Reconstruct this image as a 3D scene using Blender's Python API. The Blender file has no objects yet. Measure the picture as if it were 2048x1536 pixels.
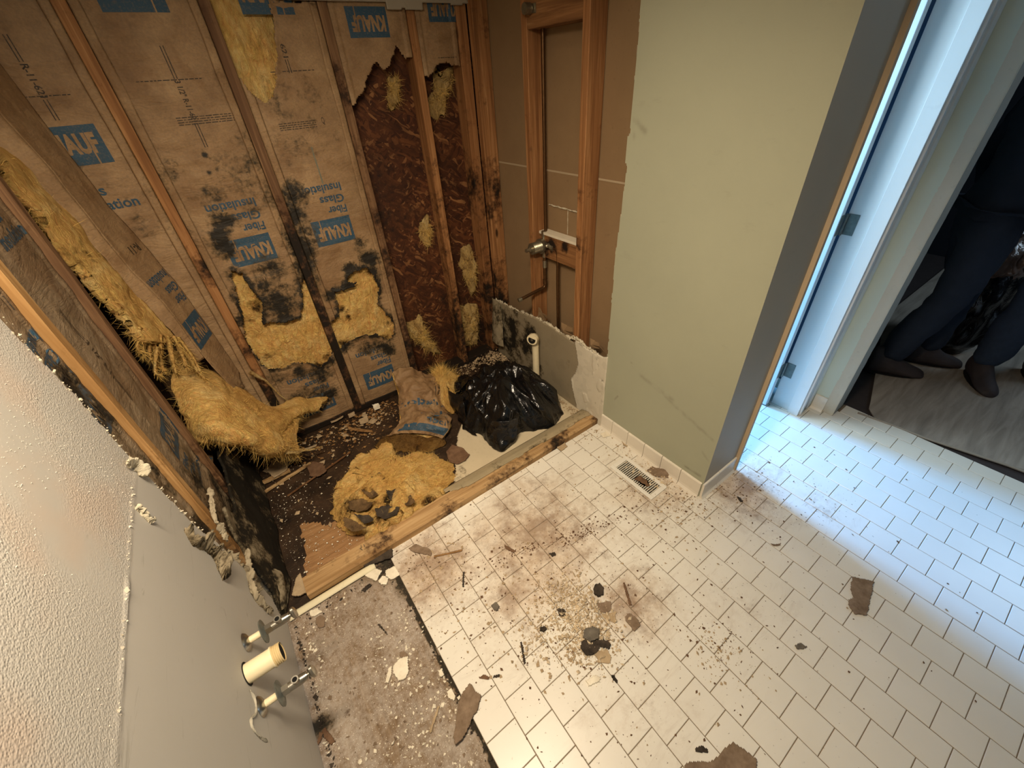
import bpy, math, random
import numpy as np
from mathutils import Vector, Matrix
random.seed(7); RNG = np.random.default_rng(11)
SC = bpy.context.scene; COL = SC.collection

# ------------------------------------------------------------------ camera
CAM = np.array([-0.91027, 0.16735, 1.62672])
RX = np.array([0.80661236, -0.58796395, -0.06062089])
RD = np.array([-0.3906751, -0.45335591, -0.80115004])
RF = np.array([0.44356451, 0.6699006, -0.59538535])
FPX, CX, CY = 815.04, 1028.6, 757.25
cd = bpy.data.cameras.new('camera'); cam = bpy.data.objects.new('camera', cd); COL.objects.link(cam)
cd.sensor_width = 36; cd.lens = 36*FPX/2048; cd.shift_x = (1024-CX)/2048; cd.shift_y = (CY-768)/2048
cd.clip_start = .02
cam.matrix_world = Matrix(((RX[0], -RD[0], -RF[0], CAM[0]), (RX[1], -RD[1], -RF[1], CAM[1]), (RX[2], -RD[2], -RF[2], CAM[2]), (0, 0, 0, 1)))
SC.camera = cam
def wp(px, py, ax, val):                       # a measured pixel -> the point on plane axis=val
    d = RX*(px-CX)/FPX + RD*(py-CY)/FPX + RF
    return CAM + d*((val-CAM[ax])/d[ax])
def fl(px, py, z=0.0): return wp(px, py, 2, z)

# ------------------------------------------------------------------ world, lights, exposure
SC.view_settings.view_transform = 'Standard'; SC.view_settings.look = 'None'
SC.view_settings.exposure = 0.0; SC.view_settings.gamma = 1; SC.view_settings.use_curve_mapping = False
w = bpy.data.worlds.new('sky'); SC.world = w; w.use_nodes = True
w.node_tree.nodes['Background'].inputs[0].default_value = (.55, .75, 1, 1)
w.node_tree.nodes['Background'].inputs[1].default_value = 1.0
def area(name, loc, aim, sx, sy, power, col, spread=math.pi):
    l = bpy.data.lights.new(name, 'AREA'); l.shape = 'RECTANGLE'; l.size = sx; l.size_y = sy; l.energy = power; l.color = col; l.spread = spread
    o = bpy.data.objects.new(name, l); COL.objects.link(o); o.location = loc
    o.rotation_euler = (Vector(aim)-Vector(loc)).to_track_quat('-Z', 'Y').to_euler(); return o
WARM = (1, .82, .60)
area('vanity_light', (-.93, .56, 2.12), (-.64, 1.36, 0.2), .55, .14, 26, WARM, 2.3)
area('ceiling_light', (-.45, .75, 2.40), (-.40, 1.15, 0), .35, .35, 5, WARM, 2.2)
area('window_light', (.86, 3.02, 1.35), (.98, .4, .0), .42, .8, 86, (.12, .42, 1.0), 2.0)
area('jamb_fill_light', (.78, 1.45, 2.35), (1.31, .76, 1.0), .5, .5, 8, (.62, .84, 1.0), 1.3)  # added unseen light that brightens the far door jamb
area('bedroom_fill_light', (3.6, -.9, 2.45), (3.0, -.4, 0), 1.0, 1.0, 30, (.62, .82, 1.0))  # added dim fill for the dark room's floor and figures, no known lamp

# ------------------------------------------------------------------ numpy noise
def _h(i, j, k, s):
    n = (i*374761393 + j*668265263 + k*2147483647 + s*974634777) & 0xffffffff
    n = ((n ^ (n >> 13))*1274126177) & 0xffffffff
    return ((n ^ (n >> 16)) & 0xffff)/65535.0
def vnoise(P, s=0):
    P = np.asarray(P, float); F = np.floor(P); f = P-F; f = f*f*(3-2*f); I = F.astype(np.int64); r = 0
    for dx in (0, 1):
        for dy in (0, 1):
            for dz in (0, 1):
                wgt = (f[..., 0] if dx else 1-f[..., 0])*(f[..., 1] if dy else 1-f[..., 1])*(f[..., 2] if dz else 1-f[..., 2])
                r = r + wgt*_h(I[..., 0]+dx, I[..., 1]+dy, I[..., 2]+dz, s)
    return r*2-1
def fbm(P, sc=1.0, oc=4, s=0, gain=.5):
    P = np.asarray(P, float)*sc; a = 1; t = 0; n = 0
    for o in range(oc):
        t = t + a*vnoise(P, s+o*17); n += a; a *= gain; P = P*2.03+7.1
    return t/n
def f3(x, y, z=0): 
    x, y, z = np.broadcast_arrays(np.asarray(x, float), y, z); return np.stack([x, y, z], -1)

# ------------------------------------------------------------------ object helpers
def mesh(name, V, F, mat=None, parent=None, smooth=False, attrs=None, mats=None, midx=None):
    me = bpy.data.meshes.new(name); me.from_pydata([tuple(map(float, v)) for v in V], [], [tuple(map(int, f)) for f in F])
    if mats:
        for m in mats: me.materials.append(m)
        me.polygons.foreach_set('material_index', midx)
    elif mat: me.materials.append(mat)
    if smooth: me.polygons.foreach_set('use_smooth', [True]*len(me.polygons))
    for k, v in (attrs or {}).items():
        a = me.attributes.new(k, 'FLOAT', 'POINT'); a.data.foreach_set('value', np.asarray(v, np.float32))
    me.update(); o = bpy.data.objects.new(name, me); COL.objects.link(o)
    if parent:
        o.parent = parent; q = parent; w0 = Vector((0, 0, 0))
        while q: w0 = w0+q.location; q = q.parent
        o.location = -w0
    return o
def tag(o, label, cat, group=None, kind=None):
    if label: o['label'] = label
    if cat: o['category'] = cat
    if group: o['group'] = group
    if kind: o['kind'] = kind
    return o
def struct(o): o['kind'] = 'structure'; return o
def thing(name, label, cat, loc, group=None):
    o = bpy.data.objects.new(name, None); COL.objects.link(o); o.location = loc; o.empty_display_size = .05
    return tag(o, label, cat, group)
def rebase(o, base=None):                       # move a one-mesh thing's origin to its base
    me = o.data; n = len(me.vertices); c = np.empty(n*3); me.vertices.foreach_get('co', c); c = c.reshape(-1, 3)
    b = np.array([c[:, 0].mean(), c[:, 1].mean(), c[:, 2].min()]) if base is None else np.array(base)
    me.vertices.foreach_set('co', (c-b).ravel()); o.location = b; me.update(); return o
def boxvf(x0, x1, y0, y1, z0, z1):
    V = [(x, y, z) for z in (z0, z1) for y in (y0, y1) for x in (x0, x1)]
    return V, [(0, 2, 3, 1), (4, 5, 7, 6), (0, 1, 5, 4), (2, 6, 7, 3), (0, 4, 6, 2), (1, 3, 7, 5)]
def merge(parts):
    V = []; F = []
    for v, f in parts:
        b = len(V); V += list(v); F += [tuple(i+b for i in q) for q in f]
    return V, F
def bev(o, w=.002, seg=2):
    m = o.modifiers.new('bevel', 'BEVEL'); m.width = w; m.segments = seg; m.limit_method = 'ANGLE'; return o
def box(name, x0, x1, y0, y1, z0, z1, mat, parent=None, b=0):
    o = mesh(name, *boxvf(x0, x1, y0, y1, z0, z1), mat, parent)
    if b: bev(o, b)
    return o
def solid(o, t, off=0):
    m = o.modifiers.new('solid', 'SOLIDIFY'); m.thickness = t; m.offset = off; return o
def tubevf(pts, r, n=14, cap=True):
    pts = [np.array(p, float) for p in pts]; rr = r if hasattr(r, '__len__') else [r]*len(pts)
    V = []; F = []; up = None
    for i, p in enumerate(pts):
        d = pts[min(i+1, len(pts)-1)]-pts[max(i-1, 0)]; d = d/(np.linalg.norm(d)+1e-12)
        if up is None:
            up = np.array([0, 0, 1.0]) if abs(d[2]) < .9 else np.array([1.0, 0, 0])
        a = np.cross(d, up); a /= np.linalg.norm(a); b = np.cross(a, d); up = b
        for k in range(n):
            t = 2*math.pi*k/n; V.append(p+rr[i]*(math.cos(t)*a+math.sin(t)*b))
    for i in range(len(pts)-1):
        for k in range(n):
            F.append((i*n+k, i*n+(k+1) % n, (i+1)*n+(k+1) % n, (i+1)*n+k))
    if cap: F.append(tuple(range(n-1, -1, -1))); F.append(tuple((len(pts)-1)*n+k for k in range(n)))
    return V, F
def tube(name, pts, r, mat, parent=None, n=14, cap=True):
    o = mesh(name, *tubevf(pts, r, n, cap), mat, parent, smooth=True)
    m = o.modifiers.new('edge', 'EDGE_SPLIT'); m.split_angle = math.radians(50); return o
def arc(c, a, b, r, t0, t1, n=8):               # points on an arc in the plane a,b
    return [np.array(c)+r*(math.cos(t)*np.array(a)+math.sin(t)*np.array(b)) for t in np.linspace(t0, t1, n)]
def inpoly(X, Y, poly):
    c = np.zeros(np.shape(X), bool); n = len(poly)
    for i in range(n):
        x1, y1 = poly[i]; x2, y2 = poly[(i+1) % n]
        if y1 == y2: continue
        m = ((y1 > Y) != (y2 > Y)) & (X < (x2-x1)*(Y-y1)/(y2-y1)+x1); c ^= m
    return c
def sdpoly(X, Y, poly):                         # signed distance, inside negative
    d = np.full(np.shape(X), 1e9)
    for i in range(len(poly)):
        a = np.array(poly[i]); b = np.array(poly[(i+1) % len(poly)]); e = b-a
        t = np.clip(((X-a[0])*e[0]+(Y-a[1])*e[1])/(e@e+1e-12), 0, 1)
        d = np.minimum(d, np.hypot(X-a[0]-t*e[0], Y-a[1]-t*e[1]))
    return np.where(inpoly(X, Y, poly), -d, d)
def gridF(nu, nv, keep=None):
    i, j = np.meshgrid(np.arange(nu-1), np.arange(nv-1), indexing='ij'); a = (i*nv+j)
    F = np.stack([a, a+nv, a+nv+1, a+1], -1)
    return F.reshape(-1, 4) if keep is None else F[keep]
def sheet(name, u, v, pos, keep=None, mat=None, parent=None, attrs=None, smooth=True, flip=False, thick=0):
    """grid sheet: pos(U,V)->(...,3); keep(U,V)->bool at face centres"""
    U, V = np.meshgrid(u, v, indexing='ij'); P = pos(U, V)
    k = None
    if keep is not None:
        Uc = (U[:-1, :-1]+U[1:, 1:])/2; Vc = (V[:-1, :-1]+V[1:, 1:])/2; k = keep(Uc, Vc)
    F = gridF(len(u), len(v), k)
    if flip: F = F[:, ::-1]
    used = np.unique(F); idx = np.full(P[..., 0].size, -1); idx[used] = np.arange(len(used))
    at = {n: np.asarray(f(U, V)).reshape(-1)[used] for n, f in (attrs or {}).items()}
    o = mesh(name, P.reshape(-1, 3)[used], idx[F], mat, parent, smooth, at)
    if thick: solid(o, thick)
    return o
def catmull(ctrl, nu, nv):
    C = np.asarray(ctrl, float)
    def up(C, n):
        m = len(C); t = np.linspace(0, m-1, n); i = np.clip(np.floor(t).astype(int), 0, m-2); f = (t-i).reshape((-1,)+(1,)*(C.ndim-1))
        p0 = C[np.maximum(i-1, 0)]; p1 = C[i]; p2 = C[i+1]; p3 = C[np.minimum(i+2, m-1)]
        return .5*((2*p1)+(-p0+p2)*f+(2*p0-5*p1+4*p2-p3)*f*f+(-p0+3*p1-3*p2+p3)*f**3)
    A = up(C, nu); return np.swapaxes(up(np.swapaxes(A, 0, 1), nv), 0, 1)
def gnorm(P):
    a = np.gradient(P, axis=0); b = np.gradient(P, axis=1); n = np.cross(a, b); return n/(np.linalg.norm(n, axis=-1, keepdims=True)+1e-12)
def drape(name, ctrl, nu, nv, mat, parent=None, amp=.008, sc=14, ragged=.06, thick=.02, seed=0, ridge=0, attrs=None, rsc=9, oc=4):
    P = catmull(ctrl, nu, nv); N = gnorm(P); D = fbm(P, sc, oc, seed)*amp
    if ridge: D = D + (1-np.abs(fbm(P, sc*.8, 3, seed+5))*3)*ridge
    P = P+N*D[..., None]; drape.P = P
    U, V = np.meshgrid(np.linspace(0, 1, nu), np.linspace(0, 1, nv), indexing='ij')
    e = np.minimum(np.minimum(U, 1-U), np.minimum(V, 1-V)); e = e[:-1, :-1]
    k = e > ragged*(.5+.9*fbm(P[:-1, :-1], rsc, 4, seed+9)) if ragged else None
    F = gridF(nu, nv, k); used = np.unique(F); idx = np.full(nu*nv, -1); idx[used] = np.arange(len(used))
    at = {n: f(P).reshape(-1)[used] for n, f in (attrs or {}).items()}
    o = mesh(name, P.reshape(-1, 3)[used], idx[F], mat, parent, True, at)
    if thick: solid(o, thick)
    return o, P.reshape(-1, 3)[used], N.reshape(-1, 3)[used]
def fuzz(name, P, N, n, length, mat, parent, seed=0, width=.0006, hang=.3, tang=1.0):
    r = np.random.default_rng(seed); i = r.integers(0, len(P), n); V = []; F = []
    for q in i:
        p = P[q]; d = N[q]*r.uniform(-.2, .7)+r.normal(0, .5, 3)*tang+np.array([0, 0, -hang]); d /= np.linalg.norm(d)+1e-9
        L = length*r.uniform(.4, 1.3); s = np.cross(d, r.normal(0, 1, 3)); s = s/(np.linalg.norm(s)+1e-9)*width
        c = r.normal(0, .25, 3); p = p+N[q]*.002; b = len(V)
        for t in (0, .35, .7, 1): 
            m = p+d*L*t+c*L*t*t; ww = s*(1-t*.8); V += [m-ww, m+ww]
        F += [(b, b+1, b+3, b+2), (b+2, b+3, b+5, b+4), (b+4, b+5, b+7, b+6)]
    o = mesh(name, V, F, mat, parent); o['kind'] = 'stuff'; return o
def folds(X, Y, n, wd, amp, seed, ang=(0, 3.14)):
    r = np.random.default_rng(seed); x0, x1, y0, y1 = X.min(), X.max(), Y.min(), Y.max(); D = 0*X
    for _ in range(n):
        cx, cy = r.uniform(x0, x1), r.uniform(y0, y1); a = r.uniform(*ang); L = r.uniform(.25, .7)*(x1-x0); c, s = math.cos(a), math.sin(a)
        u = (X-cx)*c+(Y-cy)*s; v = -(X-cx)*s+(Y-cy)*c+.15*u*u/(x1-x0)*r.uniform(-4, 4); w_ = wd*r.uniform(.5, 1.6)
        D = D+amp*r.uniform(.4, 1.2)*np.clip(1-np.abs(v)/w_, 0, 1)*np.clip(1.5*(1-np.abs(u)/L), 0, 1)*r.choice([1, 1, -.8])
    return D
def mound(name, outline, H, mat, parent=None, seed=0, nr=40, nt=160, amp=.012, sc=9, prof=2.2, rad=0, base=0.0, attrs=None, lean=(0, 0), jag=.0, top=None, fold=None, low=0):
    O = np.array(outline, float)[:, :2]; O2 = np.vstack([O, O[:1]]); L = np.r_[0, np.cumsum(np.hypot(*np.diff(O2, axis=0).T))]
    s = np.linspace(0, L[-1], nt, endpoint=False); B = np.stack([np.interp(s, L, O2[:, 0]), np.interp(s, L, O2[:, 1])], -1)
    for _ in range(2): B = (np.roll(B, 1, 0)+2*B+np.roll(B, -1, 0))/4
    C = B.mean(0) if top is None else np.array(top)
    if jag: B = B+(B-C)/np.linalg.norm(B-C, axis=1, keepdims=True)*(jag*fbm(f3(B[:, 0], B[:, 1]), 22, 4, seed+3))[:, None]
    r = np.linspace(0, 1, nr)**.8; R = r[:, None, None]; XY = C+(B-C)[None]*R
    z = H*(1-r**prof)[:, None]*np.ones(nt)[None]
    XY = XY+np.array(lean)*(z/H)[..., None]
    P = f3(XY[..., 0], XY[..., 1], z+base)
    th = np.arctan2(B[:, 1]-C[1], B[:, 0]-C[0])[None]*np.ones((nr, 1))
    ed = np.minimum(1, (1-r)*6)[:, None]
    Nn = gnorm(np.concatenate([P, P[:, :1]], 1))[:, :-1]; Nn = np.where(Nn[..., 2:3] < 0, -Nn, Nn)
    D = fbm(P, sc, 5, seed)*amp
    if rad: D = D+rad*(1-np.abs(fbm(f3(np.cos(th)*2.2+XY[..., 0]*3, np.sin(th)*2.2+XY[..., 1]*3, r[:, None]*1.1), 1.6, 4, seed+2))*2.6)
    if low: P[..., 2] += H*low*fbm(f3(P[..., 0], P[..., 1]), 4.5, 3, seed+8)*np.minimum(1, (1-r)*2.5)[:, None]
    if fold: D = D+folds(P[..., 0]+P[..., 2]*.6, P[..., 1]-P[..., 2]*.4, *fold)
    P = P+Nn*(D*ed)[..., None]; P[..., 2] = np.maximum(P[..., 2], base+.0008)
    V = P.reshape(-1, 3); F = []
    for a in range(nr-1):
        for b in range(nt): 
            c = (b+1) % nt; F.append((a*nt+b, (a+1)*nt+b, (a+1)*nt+c, a*nt+c))
    F.append(tuple((nr-1)*nt+b for b in range(nt-1, -1, -1)))
    at = {n: f(P).reshape(-1) for n, f in (attrs or {}).items()}
    o = mesh(name, V, F, mat, parent, True, at); return o, V, Nn.reshape(-1, 3)

# ------------------------------------------------------------------ material helpers
def srgb(r, g, b): return tuple(((c/255)/12.92 if c/255 <= .04045 else ((c/255+.055)/1.055)**2.4) for c in (r, g, b))+(1,)
class Mt:
    def __init__(s, name, rough=.8, metal=0, spec=.3):
        s.m = bpy.data.materials.new(name); s.m.use_nodes = True; s.t = s.m.node_tree; s.b = s.t.nodes['Principled BSDF']
        s.b.inputs['Roughness'].default_value = rough; s.b.inputs['Metallic'].default_value = metal; s.b.inputs['Specular IOR Level'].default_value = spec
        s.tc = s.t.nodes.new('ShaderNodeTexCoord'); s.co = s.tc.outputs['Object']
    def L(s, a, b): s.t.links.new(a, b)
    def new(s, k): return s.t.nodes.new(k)
    def put(s, sock, v):
        if hasattr(v, 'is_linked') or hasattr(v, 'links'): s.L(v, sock)
        else: sock.default_value = v
    def mapping(s, scale=(1, 1, 1), rot=(0, 0, 0), loc=(0, 0, 0), co=None):
        n = s.new('ShaderNodeMapping'); n.inputs['Scale'].default_value = scale; n.inputs['Rotation'].default_value = rot; n.inputs['Location'].default_value = loc
        s.L(co or s.co, n.inputs['Vector']); return n.outputs[0]
    def noise(s, scale=5, detail=4, rough=.55, co=None, dist=0, col=False):
        n = s.new('ShaderNodeTexNoise'); n.inputs['Scale'].default_value = scale; n.inputs['Detail'].default_value = detail
        n.inputs['Roughness'].default_value = rough; n.inputs['Distortion'].default_value = dist; s.L(co or s.co, n.inputs['Vector']); return n.outputs[1 if col else 0]
    def voro(s, scale=5, co=None, out='Distance', feat='F1', rnd=1):
        n = s.new('ShaderNodeTexVoronoi'); n.feature = feat; n.inputs['Scale'].default_value = scale; n.inputs['Randomness'].default_value = rnd; s.L(co or s.co, n.inputs['Vector']); return n.outputs[out]
    def ramp(s, f, stops, interp='LINEAR'):
        n = s.new('ShaderNodeValToRGB'); n.color_ramp.interpolation = interp; e = n.color_ramp.elements
        while len(e) < len(stops): e.new(.5)
        for q, (p, c) in zip(e, stops): q.position = p; q.color = c if len(c) == 4 else tuple(c)+(1,)
        s.L(f, n.inputs[0]); return n.outputs[0]
    def step(s, f, a, b):
        n = s.new('ShaderNodeMapRange'); n.inputs[1].default_value = a; n.inputs[2].default_value = b; n.clamp = True; s.put(n.inputs[0], f); return n.outputs[0]
    def mix(s, f, a, b, mode='MIX'):
        n = s.new('ShaderNodeMix'); n.data_type = 'RGBA'; n.blend_type = mode; s.put(n.inputs[0], f); s.put(n.inputs[6], a); s.put(n.inputs[7], b); return n.outputs[2]
    def math(s, op, a, b=0, c=0):
        n = s.new('ShaderNodeMath'); n.operation = op; s.put(n.inputs[0], a); s.put(n.inputs[1], b); s.put(n.inputs[2], c); return n.outputs[0]
    def attr(s, name):
        n = s.new('ShaderNodeAttribute'); n.attribute_name = name; return n.outputs['Fac']
    def bump(s, h, strength=.5, dist=.01, nrm=None):
        n = s.new('ShaderNodeBump'); n.inputs['Strength'].default_value = strength; n.inputs['Distance'].default_value = dist; s.L(h, n.inputs['Height'])
        if nrm: s.L(nrm, n.inputs['Normal'])
        s.L(n.outputs[0], s.b.inputs['Normal']); return n.outputs[0]
    def col(s, c): s.put(s.b.inputs['Base Color'], c); return s
    def rough(s, r): s.put(s.b.inputs['Roughness'], r); return s
    def objrand(s, scale=20):
        n = s.new('ShaderNodeObjectInfo'); v = s.new('ShaderNodeVectorMath'); v.operation = 'MULTIPLY_ADD'
        cmb = s.new('ShaderNodeCombineXYZ')
        for i in range(3): s.L(s.math('MULTIPLY', n.outputs['Random'], scale*(1+i*.37)), cmb.inputs[i])
        v.inputs[1].default_value = (1, 1, 1); s.L(s.co, v.inputs[0]); s.L(cmb.outputs[0], v.inputs[2]); s.co = v.outputs[0]; return n.outputs['Random']
    def pos(s):
        return s.new('ShaderNodeNewGeometry').outputs['Position']
    def spot(s, x, y, r):                       # 1 at a place on the floor, 0 beyond r
        n = s.new('ShaderNodeVectorMath'); n.operation = 'DISTANCE'; mp = s.mapping((1, 1, 0), co=s.pos()); s.L(mp, n.inputs[0]); n.inputs[1].default_value = (x, y, 0)
        return s.step(n.outputs['Value'], r, 0)
    def moldy(s, base, dark=srgb(26, 24, 20), mid=srgb(70, 58, 38), fine=60):
        a = s.attr('mold'); n = s.noise(fine, 6, .7); n2 = s.noise(fine*.2, 4, .6)
        f = s.math('ADD', a, s.math('MULTIPLY', s.math('SUBTRACT', s.math('ADD', n, n2), 1.0), 2.0))
        f = s.math('MULTIPLY', f, s.step(a, -.7, -.1)); c = s.mix(s.math('MULTIPLY', s.step(f, -.05, .45), .8), base, mid); return s.mix(s.math('MULTIPLY', s.step(f, .38, .72), .93), c, dark)
def simple(name, c, rough=.7, metal=0, spec=.3, nz=0, nsc=30, bump=0, bsc=80):
    M = Mt(name, rough, metal, spec)
    if nz: M.col(M.mix(M.noise(nsc, 5, .6), tuple(x*(1-nz) for x in c[:3])+(1,), tuple(min(1, x*(1+nz)) for x in c[:3])+(1,)))
    else: M.col(c)
    if bump: M.bump(M.noise(bsc, 5, .6), bump, .003)
    return M.m

def m_wood(name, a, b, c, mold=True, gs=1, ax=2):
    M = Mt(name, .75, 0, .25); r = M.objrand()
    sw = lambda v, q: tuple(q if i == ax else v for i in range(3)); g = M.mapping(sw(70*gs, 3.0)); n = M.noise(1, 6, .62, g, .6); n2 = M.noise(1, 3, .5, M.mapping(sw(14, .9)), 1.2)
    k = M.ramp(n, [(.3, a), (.52, b), (.72, c)]); k = M.mix(M.step(n2, .5, .72), k, a)
    kn = M.voro(1, M.mapping(sw(8, 2.6)), 'Distance'); k = M.mix(M.step(kn, .10, .05), k, tuple(x*.25 for x in a[:3])+(1,))
    k = M.mix(M.math('MULTIPLY', r, .35), k, b, 'MULTIPLY')
    if mold: k = M.moldy(k, srgb(22, 18, 13), srgb(62, 36, 18), 38)
    M.col(k); M.bump(n, .35, .0015); return M.m
WOOD = m_wood('pine_stud', srgb(122, 82, 48), srgb(158, 112, 70), srgb(184, 140, 94))
WOOD_R = m_wood('reddish_stud', srgb(96, 68, 46), srgb(132, 100, 70), srgb(160, 128, 94))
WOOD_LX = m_wood('pale_curb_lumber', srgb(150, 118, 78), srgb(182, 150, 106), srgb(204, 176, 132), True, 1, 0)
WOOD_X = m_wood('dark_plate_lumber', srgb(98, 66, 42), srgb(134, 98, 66), srgb(164, 128, 90), True, 1, 0); WOOD_Y = m_wood('plate_lumber', srgb(110, 74, 44), srgb(148, 106, 66), srgb(176, 134, 90), True, 1, 1)
WOOD_L = m_wood('pale_lumber', srgb(150, 112, 66), srgb(190, 150, 98), srgb(212, 178, 124))
def m_kraft(nm='kraft_paper', cs=((122, 97, 69), (143, 116, 84), (158, 131, 96))):
    M = Mt(nm, .62, 0, .3); n = M.noise(9, 5, .6); n2 = M.noise(130, 3, .6)
    k = M.ramp(n, [(p, srgb(*c)) for p, c in zip((.3, .55, .75), cs)])
    k = M.mix(.18, k, M.ramp(n2, [(.35, (.2, .12, .06)), (.65, (.8, .62, .4))]), 'OVERLAY')
    st = M.noise(3.2, 5, .65, None, .8); k = M.mix(M.math('MULTIPLY', M.step(st, .5, .62), .45), k, srgb(112, 80, 48))
    wr = M.noise(3, 5, .6, M.mapping((1.5, 1.5, 4.5)), 1.0); wr2 = M.step(M.math('ABSOLUTE', M.math('SUBTRACT', wr, .5)), .0, .07)
    M.col(M.moldy(k)); M.bump(M.math('ADD', M.noise(22, 5, .6, M.mapping((1, 1, 2.2)), 1.0), M.math('MULTIPLY', wr2, .30)), .55, .006); return M.m
KRAFT = m_kraft(cs=((132, 107, 79), (153, 127, 95), (168, 143, 109))); KRAFT_G = m_kraft('dusty_grey_kraft_paper', ((124, 108, 86), (144, 127, 104), (160, 144, 120)))
def m_ink(name, c, fade=.35):
    M = Mt(name, .6, 0, .3); n = M.noise(160, 5, .7); k = M.mix(M.math('MULTIPLY', M.step(n, .5, .7), fade), c, srgb(150, 120, 82))
    M.col(M.moldy(k)); return M.m
INK = m_ink('blue_ink', srgb(46, 76, 96)); INKB = m_ink('black_ink', srgb(52, 44, 36), .45)
def m_glassfib(name, a, b, c, mold=True):
    M = Mt(name, .95, 0, .1); n = M.noise(6, 6, .65, None, 1.2); n2 = M.noise(60, 5, .7, M.mapping((.8, 1.6, .35), (.5, .6, .3)), 1.5)
    k = M.ramp(n, [(.3, a), (.5, b), (.7, c)]); k = M.mix(.42, k, M.ramp(n2, [(.3, (.2, .14, .07)), (.7, (.9, .8, .6))]), 'OVERLAY')
    if mold: k = M.moldy(k, srgb(40, 33, 24), srgb(112, 78, 36), 45)
    M.col(k); h = M.math('ADD', M.math('MULTIPLY', n2, 1.3), M.noise(22, 6, .7, None, 2)); M.bump(h, 1.0, .014)
    M.b.inputs['Subsurface Weight'].default_value = 0; return M.m
FIBER = m_glassfib('yellow_fiberglass', srgb(204, 160, 94), srgb(232, 190, 120), srgb(244, 212, 152))
FUZZ = simple('glass_fiber_strands', srgb(222, 184, 104), .9, nz=.2, nsc=20)
FIBER_P = m_glassfib('pale_fiberglass', srgb(142, 112, 70), srgb(196, 170, 118), srgb(226, 208, 168))
def m_osb():
    M = Mt('osb_sheathing', .7, 0, .3); k = None; h = None
    for i, (rot, sc) in enumerate([(.3, 50), (1.3, 66), (-.7, 58), (2.3, 76), (.9, 84)]):
        co = M.mapping((1, 1, .17), (0, 0, 0), (i*3.1, 0, i), M.mapping((1, 1, 1), (0, rot, 0))); wv = M.new('ShaderNodeVectorMath'); wv.operation = 'ADD'
        M.L(co, wv.inputs[0]); nn = M.noise(7, 2, .5, None, 0, True); sc2 = M.new('ShaderNodeVectorMath'); sc2.operation = 'SCALE'; sc2.inputs['Scale'].default_value = .09; M.L(nn, sc2.inputs[0]); M.L(sc2.outputs[0], wv.inputs[1])
        v = M.voro(sc, wv.outputs[0], 'Color'); s = M.new('ShaderNodeSeparateColor'); M.L(v, s.inputs[0])
        c = M.ramp(s.outputs[0], [(.0, srgb(66, 36, 18)), (.5, srgb(100, 60, 32)), (.85, srgb(124, 80, 44)), (1, srgb(176, 132, 84))])
        if k is None: k, h = c, s.outputs[1]
        else:
            sel = M.step(s.outputs[2], .55, .60); k = M.mix(sel, k, c); h = M.mix(sel, h, s.outputs[1])
    st = M.noise(2.3, 5, .6, None, 1.5); k = M.mix(M.math('MULTIPLY', M.step(st, .40, .6), .6), k, srgb(44, 22, 9)); k = M.mix(1.0, k, srgb(210, 196, 190), 'MULTIPLY')
    M.col(M.moldy(k, srgb(24, 14, 8), srgb(60, 32, 14), 30)); M.bump(h, .7, .004); return M.m
OSB = m_osb()
def m_paint(name, c, stip=.25, sc=140, mold=False, var=.08, scuff=False):
    M = Mt(name, .6, 0, .3); n = M.noise(3, 4, .5); k = M.mix(n, tuple(x*(1-var) for x in c[:3])+(1,), tuple(min(1, x*(1+var)) for x in c[:3])+(1,))
    sm = M.noise(7, 6, .75, M.mapping((1, 1, 2.5))); k = M.mix(M.math('MULTIPLY', M.step(sm, .6, .75), .22), k, tuple(x*.6 for x in c[:3])+(1,))
    if mold: k = M.moldy(k)
    if scuff: k = M.mix(M.math('MULTIPLY', M.attr('scuff'), .45), k, srgb(84, 80, 62))
    M.col(k); M.bump(M.noise(sc, 4, .6), stip, .0015); return M.m
GREEN = m_paint('sage_green_paint', srgb(162, 163, 141), .12, 200); GREENS = m_paint('scuffed_sage_green_paint', srgb(162, 163, 141), .12, 200, scuff=True)
GREENB = m_paint('pale_green_paint', srgb(196, 204, 188), .12, 200)
def m_greywall():
    M = Mt('grey_textured_paint', .62, 0, .3); n = M.noise(2.5, 5, .6)
    k = M.mix(n, srgb(184, 180, 170), srgb(197, 192, 183)); P = M.pos(); sp = M.new('ShaderNodeSeparateXYZ'); M.L(P, sp.inputs[0])
    pk = M.math('MULTIPLY', M.step(M.noise(3.3, 3, .6), .48, .62), M.step(sp.outputs[2], .93, 1.0)); k = M.mix(M.math('MULTIPLY', pk, .45), k, srgb(200, 176, 156))
    sc = M.noise(1, 5, .7, M.mapping((30, 5, 30), (.7, 0, 0)), 1.5); k = M.mix(M.math('MULTIPLY', M.step(sc, .62, .7), .35), k, srgb(122, 116, 100))
    M.col(k); up = M.step(sp.outputs[2], .935, .96); b1 = M.voro(330, None, 'Distance', 'SMOOTH_F1'); b2 = M.noise(300, 3, .6)
    # sprayed coarse texture above the seam, in patches
    pt = M.math('ADD', M.math('MULTIPLY', M.math('MULTIPLY', up, M.step(M.noise(2.6, 3, .5), .42, .55)), .95), .06)
    M.bump(M.math('ADD', M.math('MULTIPLY', b1, pt), M.math('MULTIPLY', b2, .03)), 1.0, .0010); return M.m
GREY = m_greywall()
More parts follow.
